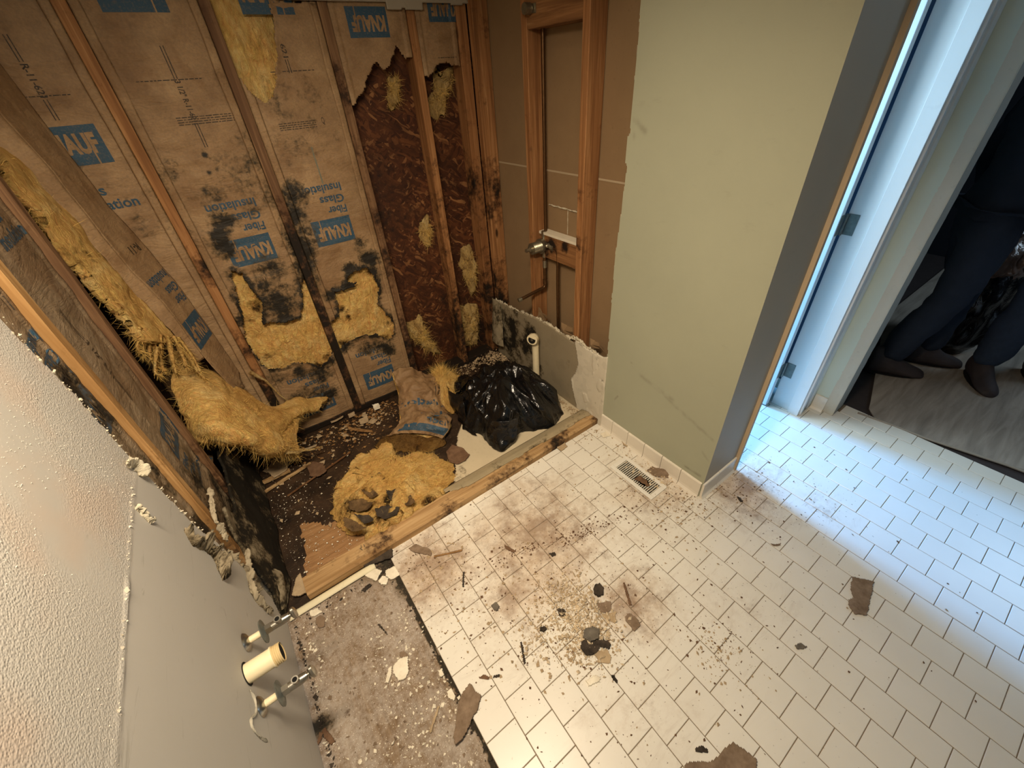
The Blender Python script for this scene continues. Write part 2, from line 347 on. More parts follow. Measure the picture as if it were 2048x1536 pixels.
def m_tile():
    M = Mt('white_glazed_tile', .32, 0, .5); n = M.noise(5, 3, .5); k = M.mix(n, srgb(216, 211, 198), srgb(228, 223, 211))
    d1 = M.noise(4.0, 8, .72, None, .4); d2 = M.noise(28, 6, .75); f = None
    for x, y, r, w in [(-.3, 1.0, .75, 1.0), (-.55, .85, .45, .9), (-.2, .55, .35, 1.0), (.25, .85, .5, .85), (.6, .6, .42, 1.0), (-.75, 1.15, .45, 1.1), (.1, .35, .5, .55), (-.4, .35, .5, .5), (.75, .35, .35, .6), (0, .8, 1.3, .45)]:
        q = M.math('MULTIPLY', M.spot(x, y, r), w); f = q if f is None else M.math('MAXIMUM', f, q)
    m = M.math('MULTIPLY', M.step(M.math('ADD', M.math('MULTIPLY', f, .42), M.math('MULTIPLY', d1, .7)), .52, .72), M.step(d2, .36, .66))
    k = M.mix(M.math('MULTIPLY', m, .72), k, srgb(158, 130, 98)); ds = M.math('MULTIPLY', M.step(M.math('ADD', M.math('MULTIPLY', f, .5), M.math('MULTIPLY', M.noise(3.1, 6, .65), .6)), .58, .80), .5); k = M.mix(ds, k, srgb(196, 168, 136)); m3 = M.step(M.math('ADD', M.math('MULTIPLY', f, .35), M.math('MULTIPLY', M.noise(11, 8, .75), .75)), .60, .74); k = M.mix(M.math('MULTIPLY', m3, .6), k, srgb(120, 92, 70)); sw_ = M.noise(1, 7, .75, M.mapping((5, 16, 1), (0, 0, .6)), 1.5); k = M.mix(M.math('MULTIPLY', M.math('MULTIPLY', M.step(sw_, .54, .70), M.step(f, .15, .55)), .42), k, srgb(142, 112, 84))
    sp = M.step(M.math('ADD', M.noise(75, 3, .6), M.math('MULTIPLY', f, .06)), .70, .73); k = M.mix(M.math('MULTIPLY', sp, M.step(f, .05, .4)), k, srgb(92, 72, 50))
    M.col(k); M.rough(M.math('ADD', .28, M.math('MULTIPLY', m, .5))); M.bump(M.noise(40, 2, .5), .05, .002); return M.m
TILE = m_tile()
GROUT = simple('grey_brown_grout', srgb(120, 104, 84), .95, nz=.3, nsc=60)
def m_ply(name, dust=True):
    M = Mt(name, .9, 0, .15); g = M.noise(1, 5, .65, M.mapping((60, 5, 60)), .5)
    k = M.ramp(g, [(.3, srgb(104, 84, 64)), (.6, srgb(134, 114, 92)), (.8, srgb(154, 135, 112))])
    if dust:
        d = M.noise(7, 9, .8); e = M.noise(70, 6, .8); q = M.math('ADD', M.math('MULTIPLY', d, .6), M.math('MULTIPLY', e, .4))
        k = M.mix(M.math('MULTIPLY', M.step(q, .42, .60), .85), k, srgb(182, 172, 160)); k = M.mix(M.step(M.noise(14, 7, .75), .60, .72), k, srgb(84, 62, 44))
        k = M.mix(M.step(M.voro(150, None), .16, .1), k, srgb(236, 230, 218)); M.bump(M.math('ADD', q, M.math('MULTIPLY', M.voro(110), .25)), .9, .006)
        k = M.moldy(k, srgb(48, 45, 38), srgb(96, 80, 58), 70)
    M.col(k); return M.m
PLYD = m_ply('dusty_subfloor')
def m_wetply():
    M = Mt('water_stained_subfloor', .45, 0, .4); g = M.noise(1, 5, .65, M.mapping((8, 70, 60)), .5)
    dry = M.ramp(g, [(.3, srgb(128, 92, 56)), (.6, srgb(160, 122, 82)), (.8, srgb(178, 142, 100))]); n = M.noise(6, 5, .6)
    wet = M.ramp(n, [(.3, srgb(26, 18, 11)), (.55, srgb(52, 36, 22)), (.75, srgb(78, 56, 36))]); gr = M.noise(50, 6, .8); wet = M.mix(M.math('MULTIPLY', M.step(gr, .56, .66), .5), wet, srgb(104, 84, 60))
    f = M.step(M.math('ADD', M.attr('dry'), M.math('MULTIPLY', M.math('SUBTRACT', M.noise(1, 4, .7, M.mapping((70, 8, 8))), .5), .9)), .42, .56)
    k = M.mix(f, wet, dry); M.col(k)
    M.rough(M.math('ADD', .35, M.math('MULTIPLY', n, .5))); M.bump(M.math('ADD', gr, g), .5, .004); return M.m
WETPLY = m_wetply()
def m_gyp(name, c, d, mold=True):
    M = Mt(name, .9, 0, .15); n = M.noise(5, 6, .65); k = M.mix(n, c, d); k = M.mix(M.math('MULTIPLY', M.step(M.noise(40, 4, .7), .6, .75), .25), k, tuple(x*.5 for x in c[:3])+(1,))
    if mold: k = M.moldy(k)
    M.col(k); M.bump(M.noise(60, 5, .6), .2, .002); return M.m
GYPB = m_gyp('brown_gypsum_paper', srgb(126, 102, 74), srgb(144, 119, 88), False)
GYPG = m_gyp('grey_gypsum_paper', srgb(132, 120, 98), srgb(150, 138, 114))
PLAS = m_gyp('white_plaster', srgb(188, 180, 160), srgb(214, 206, 188))
PLAS_D = m_gyp('dingy_torn_plaster', srgb(140, 128, 104), srgb(184, 172, 148))
PLAS_E = simple('broken_gypsum_core', srgb(196, 186, 162), .95, nz=.12, nsc=60, bump=.8, bsc=120)
WHITE = m_paint('white_trim_paint', srgb(230, 231, 228), .05, 60, var=.03)
DOORW = m_paint('white_door_paint', srgb(226, 230, 232), .03, 60, var=.02)
TAN = simple('tan_jamb_wood', srgb(190, 168, 138), .7, nz=.08, nsc=12)
CER = simple('cream_ceramic', srgb(222, 214, 198), .35, spec=.5, nz=.05, nsc=14)
CERG = simple('sage_ceramic_edge', srgb(150, 146, 118), .8)
PVC = simple('cream_pvc', srgb(228, 214, 178), .45, spec=.4, nz=.12, nsc=40)
HOLE_SHADE = simple('hollow_shade_black', srgb(16, 14, 12), .9)  # near-black colour standing in for the shade inside openings
CHROME = simple('tarnished_chrome', srgb(176, 172, 162), .28, .95, nz=.25, nsc=50)
COPPER = simple('aged_copper', srgb(96, 70, 46), .42, .8, nz=.4, nsc=60)
BRASS = simple('dull_grey_brass', srgb(150, 142, 122), .36, .85, nz=.3, nsc=80)
STEEL = simple('dull_hinge_steel', srgb(120, 124, 118), .5, .6, nz=.5, nsc=60)
DARKM = simple('dark_mortar', srgb(58, 58, 50), .95, nz=.5, nsc=80, bump=.8, bsc=140)
def m_bag(name='black_plastic_film', c=srgb(12, 12, 13)):
    M = Mt(name, .26, 0, .55); M.col(c); a = M.noise(6, 3, .5, M.mapping((1, 1.6, 1)), 2.5); a2 = M.step(M.math('ABSOLUTE', M.math('SUBTRACT', a, .5)), 0, .05)
    M.bump(M.math('ADD', a, M.math('MULTIPLY', a2, .3)), .25, .012); return M.m
BAG = m_bag()
def m_scrap(name, a, b):
    M = Mt(name, .85, 0, .15); M.objrand(); M.col(M.ramp(M.noise(28, 6, .7), [(.3, a), (.7, b)])); M.bump(M.noise(50, 4, .6), .5, .003); return M.m
S_BROWN = m_scrap('brown_paper_scrap', srgb(104, 86, 68), srgb(142, 122, 102))
S_DARK = m_scrap('charred_dark_scrap', srgb(34, 30, 26), srgb(78, 68, 58))
S_RED = m_scrap('red_brown_scrap', srgb(84, 60, 44), srgb(120, 94, 72))
S_WHITE = m_scrap('chalky_white_chip', srgb(206, 196, 174), srgb(238, 230, 210))
S_TAN = m_scrap('tan_scrap', srgb(150, 130, 102), srgb(186, 164, 132)); S_CHAR = m_scrap('charred_brown_paper', srgb(58, 44, 30), srgb(116, 92, 62))
S_WOOD = m_scrap('splintered_wood', srgb(104, 74, 44), srgb(158, 122, 80))
S_GREY = m_scrap('grey_scrap', srgb(80, 74, 66), srgb(118, 110, 98))
VINYL = None
def m_vinyl():
    M = Mt('grey_brown_underlayment', .6, 0, .3); n = M.noise(1, 5, .6, M.mapping((3, 26, 10), (0, 0, .5)), .6)
    M.col(M.ramp(n, [(.3, srgb(128, 118, 106)), (.6, srgb(160, 148, 134)), (.8, srgb(176, 164, 148))])); return M.m
VINYL = m_vinyl()
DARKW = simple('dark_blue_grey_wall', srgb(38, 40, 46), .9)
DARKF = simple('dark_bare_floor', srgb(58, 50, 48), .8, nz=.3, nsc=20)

# =================================================================== THE SETTING
WX = -1.285       # left wall face
GX = .415         # green wall face
T = .108; TY = .1088
# --- tiled floor: every tile a bevelled block of one floor mesh, running bond along y
def tiles():
    V = []; F = []; b = .0013; g = .0011; r = random.Random(3)
    for k in range(-8, 18):
        off = 0 if k % 2 == 0 else .5
        for j in range(-14, 16):
            x0, x1 = k*T+g, (k+1)*T-g
            y0, y1 = (j+off)*TY+g, (j+off+1)*TY-g
            ymax = 1.345 if x0 < .40 else (.70 if x0 < .62 else 3.05)
            if x0 < .40 and x1 > .43 and y0 > .69: x1 = .4145
            y1c = min(y1, ymax)
            if y1c-y0 < .01: continue
            xx1, xx0 = x1, x0
            xm = 1.47 if y0 > .50 else 1.60
            if x0 > xm-.01: continue
            xx1 = min(x1, xm+ (0 if y0 > .5 else .0))
            z = r.uniform(-.0005, .0003); n = len(V)
            V += [(xx0, y0, -.006), (xx1, y0, -.006), (xx1, y1c, -.006), (xx0, y1c, -.006),
                  (xx0, y0, z-b), (xx1, y0, z-b), (xx1, y1c, z-b), (xx0, y1c, z-b),
                  (xx0+b, y0+b, z), (xx1-b, y0+b, z), (xx1-b, y1c-b, z), (xx0+b, y1c-b, z)]
            for a, c in ((0, 4), (4, 8)):
                for q in range(4): s = (q+1) % 4; F.append((n+a+q, n+a+s, n+c+s, n+c+q))
            F.append((n+8, n+9, n+10, n+11))
    return V, F
tv, tf = tiles(); gv, gf = merge([boxvf(-.864, .416, -1.5, 1.345, -.014, -.0022), boxvf(.416, .60, -1.5, .683, -.014, -.0022), boxvf(.60, 1.60, -1.5, 3.05, -.014, -.0022)])
V = tv+[tuple(v) for v in gv]; F = tf+[tuple(i+len(tv) for i in f) for f in gf]
struct(mesh('floor', V, F, mats=[TILE, GROUT], midx=[0]*len(tf)+[1]*len(gf)))
def moldfn(blobs, sc=10, amp=.5, base=-.35, seed=3):   # blobs: (x,y,z,r,weight) -> attribute function of points
    def f(P):
        m = np.full(P.shape[:-1], base)
        for x, y, z, r, wt in blobs:
            d = np.sqrt(((P-np.array([x, y, z]))**2).sum(-1))/r; m = np.maximum(m, wt*(1-d**1.5)+base*.3)
        return np.clip(m+amp*fbm(P, sc, 4, seed), -1, 1.4)
    return f
sf = moldfn([(-.90, 1.30, 0, .10, .9), (-.86, 1.15, 0, .05, .7), (-1.27, .9, 0, .05, .8), (-.87, .7, 0, .05, .7), (-.86, .95, 0, .04, .7), (-1.1, 1.33, 0, .06, .6)], 14, .5, -.4)
gx = lambda a, b, s: np.linspace(a, b, int((b-a)/s)+2)
o = sheet('floor_subfloor_bare', gx(-1.30, -.862, .008), gx(-1.5, 1.335, .008), lambda U, Vv: f3(U, Vv, -.010+.0015*fbm(f3(U, Vv), 25, 4, 8)-.004*(np.abs(Vv-(.70+.30*(U+1.166)))<.004)), None, PLYD, None, {'mold': lambda U, Vv: np.maximum(sf(f3(U, Vv)), np.where(np.abs(U+.869) < .008+.006*fbm(f3(U, Vv), 30, 3, 2), 1.0, -1))})
struct(o)
drym = lambda U, Vv: np.where(inpoly(U, Vv, [(-1.13, 1.74), (-1.04, 1.66), (-.80, 1.58), (-.70, 1.40), (-1.19, 1.40)]), 1, 0)+0*U
o = sheet('floor_alcove_subfloor', gx(-1.40, .44, .012), gx(1.335, 2.46, .012), lambda U, Vv: f3(U, Vv, -.008+.004*fbm(f3(U, Vv), 9, 5, 4)), None, WETPLY, None, {'dry': lambda U, Vv: drym(U+.02*fbm(f3(U, Vv), 30, 3), Vv)*1.0})
struct(o)
# --- left wall drywall, ragged edge into the alcove
edge = [(.033, 1.345), (.22, 1.34), (.31, 1.335), (.51, 1.31), (.66, 1.27), (.95, 1.25), (1.15, 1.258), (1.34, 1.236), (1.8, 1.23), (2.44, 1.23)]
ez, ey = np.array([e[0] for e in edge]), np.array([e[1] for e in edge])
def left_keep(Y, Z): return Y < np.interp(Z, ez, ey)+.006*fbm(f3(Y*0, Z, 2), 40, 4, 5)
def left_pos(Y, Z):
    d = 0
    seam = .0035*np.exp(-((Z-.948+.012*(Y-.8))/.0025)**2)*(fbm(f3(Y, 0), 25, 3, 1)+.8)
    return f3(WX+d+seam, Y, Z)
o = sheet('wall_left', gx(-1.5, 1.36, .006), gx(0, 2.44, .006), left_pos, left_keep, GREY, None, thick=0); struct(o)
o.data.flip_normals() if o.data.polygons[0].normal.x < 0 else None
WL = bpy.data.objects['wall_left']
# gypsum core and back paper behind the painted face
def lcore(Y, Z): return f3(WX-.0065+.001*fbm(f3(Y, Z), 90, 3, 6), Y, Z)
o = sheet('wall_left_core', gx(-1.5, 1.37, .01), gx(0, 2.44, .01), lcore, lambda Y, Z: Y < np.interp(Z, ez, ey)+.002+.006*fbm(f3(Y*0, Z, 2), 40, 4, 5), PLAS_E, None, thick=.011); struct(o)
# --- back wall sheathing
bw = moldfn([(-.05, 2.45, .1, .55, .55), (.3, 2.45, .1, .5, .5), (-.1, 2.45, 1.1, .2, .2)], 5, .45, -.2)
struct(sheet('wall_back', gx(-1.42, .56, .02), gx(-.02, 2.44, .02), lambda X, Z: f3(X, 2.452, Z), None, OSB, None, {'mold': lambda X, Z: bw(f3(X, 2.45, Z))}))
struct(sheet('wall_left_sheathing', gx(1.2, 2.46, .02), gx(-.02, 2.44, .02), lambda Y, Z: f3(-1.392, Y, Z), None, OSB, None, {'mold': lambda Y, Z: bw(f3(-.1, 2.45, Z*.2))}))
# --- plumbing wall: back of the neighbouring room's drywall
struct(box('wall_plumbing', .522, .535, .70, 2.47, 0, 2.44, GYPB))
tp = box('trim_9', .5205, .522, 1.28, 2.36, 1.238, 1.246, simple('pale_board_joint', srgb(168, 150, 122), .9)); struct(tp)
# --- green wall (side of the alcove) : ragged cut edge towards the alcove
gz = [.033, .08, .48, 1.0, 1.2, 1.33, 1.345, 1.42, 1.435, 1.48, 1.79, 2.44]; gy = [1.306, 1.308, 1.312, 1.317, 1.306, 1.30, 1.312, 1.312, 1.30, 1.301, 1.304, 1.304]
gk = lambda Y, Z: Y < np.interp(Z, gz, gy)+.0022*fbm(f3(Y*0, Z, 4), 30, 4, 8)
def scuffs(Y, Z):
    m = 0*Y
    for a, b, w_, k in [((1282, 752), (1345, 800), .010, .5), ((1300, 765), (1400, 858), .008, .55), ((1340, 800), (1425, 880), .006, .45), ((1268, 240), (1290, 262), .010, .6), ((1228, 800), (1236, 792), .003, 1.0), ((1366, 930), (1400, 952), .006, .9), ((1405, 905), (1428, 940), .005, .7), ((1262, 725), (1268, 727), .002, .8), ((1270, 244), (1268, 275), .006, .5)]:
        p = wp(*a, 0, GX)[1:]; q_ = wp(*b, 0, GX)[1:]; e = q_-p; t = np.clip(((Y-p[0])*e[0]+(Z-p[1])*e[1])/(e@e), 0, 1); d = np.hypot(Y-p[0]-t*e[0], Z-p[1]-t*e[1])
        m = np.maximum(m, k*np.exp(-(d/w_)**2)*np.clip(.7+1.3*fbm(f3(Y, Z), 40, 3, 2), 0, 1.2))
    return m
o = sheet('wall_right', gx(.684, 1.33, .004), gx(0, 2.44, .008), lambda Y, Z: f3(GX+.010*(Z < .6)*0+0*Y, Y, Z), gk, GREENS, None, {'scuff': scuffs}); struct(o)
o = sheet('wall_right_core', gx(.71, 1.33, .005), gx(0, 2.44, .008), lambda Y, Z: f3(GX+.0065, Y, Z), gk, PLAS_E, None, thick=.0115); struct(o)
struct(box('wall_doorway', GX+.0003, .684, .6838, .80, 0, 2.44, m_paint('grey_beige_paint', srgb(172, 160, 140), .12, 200)))
struct(box('wall_doorway_head', .684, 1.46, .684, .80, 2.06, 2.44, GREEN))
# --- pier with the bedroom opening
struct(box('wall_pier', 1.447, 1.578, .557, .80, 0, 2.44, GREENB, b=.003))
def strip_keep(Y, Z): return Y < .603+.006*fbm(f3(0*Y, Z, 1), 6, 5, 4)
struct(sheet('trim_7', gx(.553, .62, .003), gx(0, 2.44, .01), lambda Y, Z: f3(1.4455+.001*fbm(f3(Y, Z), 60, 3, 3), Y, Z), strip_keep, PLAS, None, {'mold': lambda Y, Z: 0*Y-1}))
struct(sheet('trim_8', gx(1.444, 1.58, .004), gx(0, 2.44, .01), lambda X, Z: f3(X, .5555+.0015*fbm(f3(X, Z), 40, 4, 3), Z), None, m_gyp('torn_grey_plaster', srgb(150, 144, 134), srgb(186, 180, 168), False), None))
# --- walls out of view, ceiling
struct(box('wall_front', -1.3, 1.6, -1.52, -1.5, 0, 2.44, GREEN)); 
struct(box('wall_right_near', 1.56, 1.60, -1.5, -.95, 0, 2.44, GREEN))
struct(box('ceiling', -1.45, 1.62, -1.52, 2.47, 2.44, 2.46, m_paint('ceiling_white', srgb(214, 210, 200), .2)))
# remaining sheet of wallboard above the stripped part
def ukeep(X, Z): return Z > 1.905+.006*fbm(f3(X, 0, 0), 9, 4, 3)-.02*(X > .03)*(X < .2)
o = sheet('wall_back_upper_board', gx(-.40, .43, .006), gx(1.86, 2.44, .006), lambda X, Z: f3(X, 2.347, Z), ukeep, m_gyp('dusty_board', srgb(140, 132, 118), srgb(170, 160, 140), False), None, thick=.012); struct(o)
# --- room beyond the door (daylight) 
struct(box('wall_side_room_left', .535, .545, .80, 3.08, 0, 2.44, GREENB)); struct(box('wall_side_room_right', 2.3, 2.31, .80, 3.08, 0, 2.44, GREENB))
struct(mesh('wall_side_room_far', *merge([boxvf(.5, .62, 3.05, 3.09, 0, 2.44), boxvf(1.10, 2.31, 3.05, 3.09, 0, 2.44), boxvf(.62, 1.10, 3.05, 3.09, 0, .92), boxvf(.62, 1.10, 3.05, 3.09, 1.80, 2.44)]), GREENB))
struct(box('wall_side_room_near', 1.578, 2.31, .79, .80, 0, 2.44, GREENB)); struct(box('ceiling_side_room', .5, 2.32, .70, 3.1, 2.44, 2.46, WHITE)); struct(box('floor_side_room', 1.60, 2.31, .80, 3.08, -.02, -.001, TILE))
wn = thing('window_1', None, None, (.86, 3.07, .92)); wn['kind'] = 'structure'
mesh('window_frame', *merge([boxvf(.62, .65, 3.04, 3.09, .92, 1.80), boxvf(1.07, 1.10, 3.04, 3.09, .92, 1.80), boxvf(.65, 1.07, 3.04, 3.09, .92, .95), boxvf(.65, 1.07, 3.04, 3.09, 1.77, 1.80)]), WHITE, wn)
# --- dark room through the opening
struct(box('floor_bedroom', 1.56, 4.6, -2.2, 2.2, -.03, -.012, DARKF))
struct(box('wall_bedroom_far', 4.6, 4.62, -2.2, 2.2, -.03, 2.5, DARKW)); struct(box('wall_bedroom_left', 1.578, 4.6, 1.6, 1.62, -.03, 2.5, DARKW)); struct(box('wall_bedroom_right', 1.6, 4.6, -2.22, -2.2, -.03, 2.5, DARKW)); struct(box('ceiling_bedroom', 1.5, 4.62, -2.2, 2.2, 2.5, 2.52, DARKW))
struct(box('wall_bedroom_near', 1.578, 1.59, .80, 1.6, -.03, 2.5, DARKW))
ul = mesh('underlayment_sheet', *(lambda P: ([tuple(p) for p in P], [tuple(range(len(P)))]))([f3(*p, -.004) for p in [(1.61, .19), (1.60, .33), (1.588, .40), (1.66, .455), (1.74, .475), (2.05, .56), (2.9, .80), (4.4, .80), (4.4, -2.0), (1.8, -2.0), (1.70, -.155)]]), VINYL)
solid(ul, .006, -1); struct(ul); ul.name = 'floor_underlayment'
mesh_t = tubevf([(1.573, .478, .0), (1.60, .33, .0), (1.612, .19, .0), (1.68, -.10, 0), (1.74, -.6, 0), (1.7, -1.5, 0)], .007, 8)
struct(mesh('trim_6', *mesh_t, simple('ragged_threshold_edge', srgb(150, 140, 126), .9), smooth=True))

# --- baseboard of ceramic cove tiles
def cove(name, pts, h=.092, t=.009, mat=None):
    """each base tile from p to q with a bullnose top and a small toe; n = outward normal"""
    V = []; F = []
    for (p, q, n) in pts:
        p = np.array(p); q = np.array(q); n = np.array(n); prof = [(0, 0), (t+.010, 0), (t+.008, .003), (t+.002, .012), (t, .024), (t, h-.006), (t-.002, h-.001), (t-.006, h), (0, h)]
        b = len(V)
        for e in (p, q):
            for a, z in prof: V.append((e[0]+n[0]*a, e[1]+n[1]*a, z))
        m = len(prof)
        for i in range(m-1): F.append((b+i, b+i+1, b+m+i+1, b+m+i))
        F.append(tuple(b+i for i in range(m))); F.append(tuple(b+m+i for i in range(m-1, -1, -1)))
    return mesh(name, V, F, mat or CER)
ys = np.arange(.6885, 1.32, .1075); seg = []
for i in range(len(ys)-1): seg.append(((GX, ys[i]+.0012), (GX, ys[i+1]-.0012), (-1, 0)))
seg.append(((GX, ys[-1]+.0012), (GX, 1.306), (-1, 0)))
struct(cove('baseboard_right', seg))
struct(cove('baseboard_doorway', [((GX-.004, .684), (.53, .684), (0, -1)), ((.532, .684), (.676, .684), (0, -1))]))
struct(cove('baseboard_pier', [((1.447, .664), (1.447, .604), (-1, 0))]))
# paint worn off just above the base tile
# --- near door jamb : tan unpainted edge and white jamb
d1 = thing('door_1', None, None, (1.0, .74, 0)); d1['kind'] = 'structure'
box('jamb_edge', .674, .694, .668, .690, 0, 2.05, TAN, d1, .0015)['label'] = 'bare tan wood edge of the near jamb'
box('jamb', .674, .690, .690, .80, 0, 2.05, WHITE, d1, .001); box('jamb_stop', .690, .698, .735, .76, 0, 2.05, WHITE, d1, .001)
box('jamb', 1.312, 1.332, .672, .82, 0, 2.05, WHITE, d1, .0015)
box('jamb_stop', 1.299, 1.312, .672, .726, 0, 2.05, WHITE, d1, .0015)
# far casing with a stepped profile, its side towards the camera
cas = merge([boxvf(1.332, 1.446, .676, .690, 0, 2.12), boxvf(1.322, 1.342, .664, .690, 0, 2.12), boxvf(1.40, 1.446, .668, .690, 0, 2.12)])
o = mesh('casing', *cas, WHITE, d1); bev(o, .002)
box('head_jamb', .70, 1.312, .69, .83, 2.03, 2.05, WHITE, d1); box('head_casing', .68, 1.446, .668, .69, 2.05, 2.12, WHITE, d1)
# open door leaf seen edge-on beyond the jamb
dl = mesh('door_leaf', *merge([boxvf(1.252, 1.287, .824, 1.56, .008, 2.03), boxvf(1.248, 1.252, .95, 1.46, .2, .9), boxvf(1.248, 1.252, .95, 1.46, 1.05, 1.9)]), DOORW, d1); bev(dl, .002)
tube('door_knob', [(1.252, 1.50, .95), (1.223, 1.50, .95), (1.213, 1.50, .95), (1.193, 1.50, .95), (1.186, 1.50, .95)], [.011, .011, .026, .026, .015], CHROME, dl)
for zc in (1.02, .243, 1.82):
    hv = merge([boxvf(1.3095, 1.3125, .775, .815, zc-.044, zc+.044), boxvf(1.258, 1.290, .8215, .824, zc-.044, zc+.044)])[0:2]; h = mesh('hinge', *hv, STEEL, d1); bev(h, .001)
    h['label'] = 'dull grey steel hinge leaf with paint specks'
    tube('hinge_pin', [(1.299, .818, zc-.046), (1.299, .818, zc+.046)], .0055, STEEL, h, 10)
    for dz in (-.026, 0, .026): tube('hinge_screw', [(1.3096, .80+.02*(dz != 0), zc+dz), (1.3086, .80+.02*(dz != 0), zc+dz)], .004, STEEL, h, 8)

# =================================================================== FRAMING
def lumber(name, label, x0, x1, y0, y1, z0, z1, mat, axis=2, mold=None, group=None, seed=0, parent=None, wob=.0012, step=.025, tilt=(0, 0)):
    lo = np.array([x0, y0, z0]); hi = np.array([x1, y1, z1]); o1, o2 = [a for a in (0, 1, 2) if a != axis]
    c = .0025; a0, a1, b0, b1 = lo[o1], hi[o1], lo[o2], hi[o2]
    def side(p, q, n): return [p+(q-p)*i/n for i in range(n)]
    na = max(2, int((a1-a0)/.015)); nb = max(2, int((b1-b0)/.015)); loop = []
    for p, q, n in [((a0+c, b0), (a1-c, b0), na), ((a1-c, b0), (a1, b0+c), 1), ((a1, b0+c), (a1, b1-c), nb), ((a1, b1-c), (a1-c, b1), 1), ((a1-c, b1), (a0+c, b1), na), ((a0+c, b1), (a0, b1-c), 1), ((a0, b1-c), (a0, b0+c), nb), ((a0, b0+c), (a0+c, b0), 1)]:
        loop += side(np.array(p), np.array(q), n)
    loop = np.array(loop); m = len(loop); t = np.linspace(lo[axis], hi[axis], max(2, int((hi[axis]-lo[axis])/step)+1))
    P = np.zeros((len(t), m, 3)); P[..., axis] = t[:, None]; P[..., o1] = loop[:, 0]; P[..., o2] = loop[:, 1]
    P[..., 0] += tilt[0]*(P[..., 2]-z0); P[..., 1] += tilt[1]*(P[..., 2]-z0)
    W = P.copy(); W[..., axis] *= .25
    for k, oo in enumerate((o1, o2)): P[..., oo] += wob*fbm(W, 22, 3, seed+k*5+1)
    V = P.reshape(-1, 3); F = []
    for i in range(len(t)-1):
        for k in range(m): F.append((i*m+k, i*m+(k+1) % m, (i+1)*m+(k+1) % m, (i+1)*m+k))
    F.append(tuple(range(m-1, -1, -1))); F.append(tuple((len(t)-1)*m+k for k in range(m)))
    at = {'mold': mold(V) if mold else np.full(len(V), -1.0)}
    o = mesh(name, V, F, mat, parent, False, at)
    bm_fix(o)
    if parent is None: rebase(o)
    if label: tag(o, label, 'stud' if 'stud' in name else 'lumber', group)
    return o
def bm_fix(o):
    import bmesh
    b = bmesh.new(); b.from_mesh(o.data); bmesh.ops.recalc_face_normals(b, faces=b.faces[:]); b.to_mesh(o.data); b.free()
P37 = lambda px, py: wp(px, py, 1, 2.365)
def pxblob(px, py, r, wt, ax=1, val=2.365): p = wp(px, py, ax, val); return (p[0], p[1], p[2], r, wt)
rot1 = moldfn([(-1.03, 2.4, 1.05, .14, .55), (-1.03, 2.4, .25, .35, .7), (-.63, 2.4, .95, .35, 1.0), (-.63, 2.4, .45, .4, .95), (-.63, 2.4, .15, .3, .95), (-.23, 2.4, 0.9, .5, .45), (-.23, 2.4, .25, .35, .75), (.145, 2.4, .2, .5, .65), (.41, 2.4, .3, .45, .6), (.41, 2.4, 1.1, .2, .5), (.43, 2.33, .5, .2, .5), (-1.3, 2.2, .3, .5, .5), (-1.3, 1.83, .3, .3, .5), (-1.3, 1.45, .3, .25, .4), (-.23, 2.4, 1.6, .12, .5)], 16, .5, -.35)
BS = 'back wall studs'; yb0, yb1 = 2.36, 2.449
lumber('wall_stud', 'orange pine stud on back wall, leftmost in the corner bay beside the left wall', -1.052, -1.014, yb0, yb1, .02, 2.44, WOOD, 2, rot1, BS, 1)
lumber('wall_stud', 'rotten black-stained stud on back wall between the two papered bays with yellow holes', -.656, -.618, yb0, yb1, .02, 2.44, WOOD_R, 2, rot1, BS, 2)
lumber('wall_stud', 'stud on back wall between the printed kraft paper and the exposed strand board', -.250, -.212, yb0, yb1, .02, 2.44, WOOD_R, 2, rot1, BS, 3)
lumber('wall_stud', 'stud standing between the two bays of exposed red-brown strand board', .125, .163, yb0, yb1, .02, 2.44, WOOD, 2, rot1, BS, 4)
lumber('wall_stud', 'back wall corner stud beside the plumbing wall', .372, .428, yb0, yb1, .02, 2.44, WOOD, 2, rot1, BS, 5)
RS = 'plumbing wall studs'
lumber('wall_stud', 'bright orange stud of the plumbing wall standing in the back corner', .430, .519, 2.315, 2.356, .02, 2.44, WOOD, 2, rot1, RS, 6)
lumber('wall_stud', 'bright orange stud directly behind the shower mixing valve', .430, .519, 1.905, 1.943, .02, 2.44, WOOD, 2, rot1, RS, 7)
lumber('wall_stud', 'bright orange nail-pocked stud nearest the green wall', .430, .519, 1.540, 1.578, .02, 2.44, WOOD, 2, rot1, RS, 8)
LS = 'left wall studs'
lumber('wall_stud', 'glowing orange stud beside the cut edge of the grey left wall', -1.388, -1.299, 1.435, 1.475, .05, 2.44, WOOD_L, 2, rot1, LS, 9, wob=.003)
lumber('wall_stud', 'reddish weathered stud left of the hanging yellow fiberglass', -1.388, -1.299, 1.812, 1.850, .05, 2.44, WOOD_R, 2, rot1, LS, 10, wob=.004)
pm = moldfn([(0, 2.4, 0, 2.2, 1.0), (-1.3, 1.9, .02, 1.2, 1.2)], 12, .4, .2)
tag(lumber('bottom_plate', None, -1.38, .43, 2.362, 2.45, -.004, .034, WOOD_X, 0, pm), 'dark rotted bottom plate along the foot of the back wall', 'lumber')
tag(lumber('bottom_plate', None, -1.388, -1.305, 1.36, 2.36, -.004, .036, WOOD_Y, 1, pm), 'black rotted bottom plate along the foot of the left wall', 'lumber')
tag(lumber('bottom_plate', None, .430, .519, 1.30, 2.36, -.004, .034, WOOD_Y, 1, pm), 'bottom plate of the plumbing wall behind the low board remnant', 'lumber')
tag(lumber('blocking', None, .432, .519, 1.579, 1.904, 1.775, 1.865, WOOD_Y, 1, None), 'orange wood block between the studs at the shower head fitting', 'lumber')
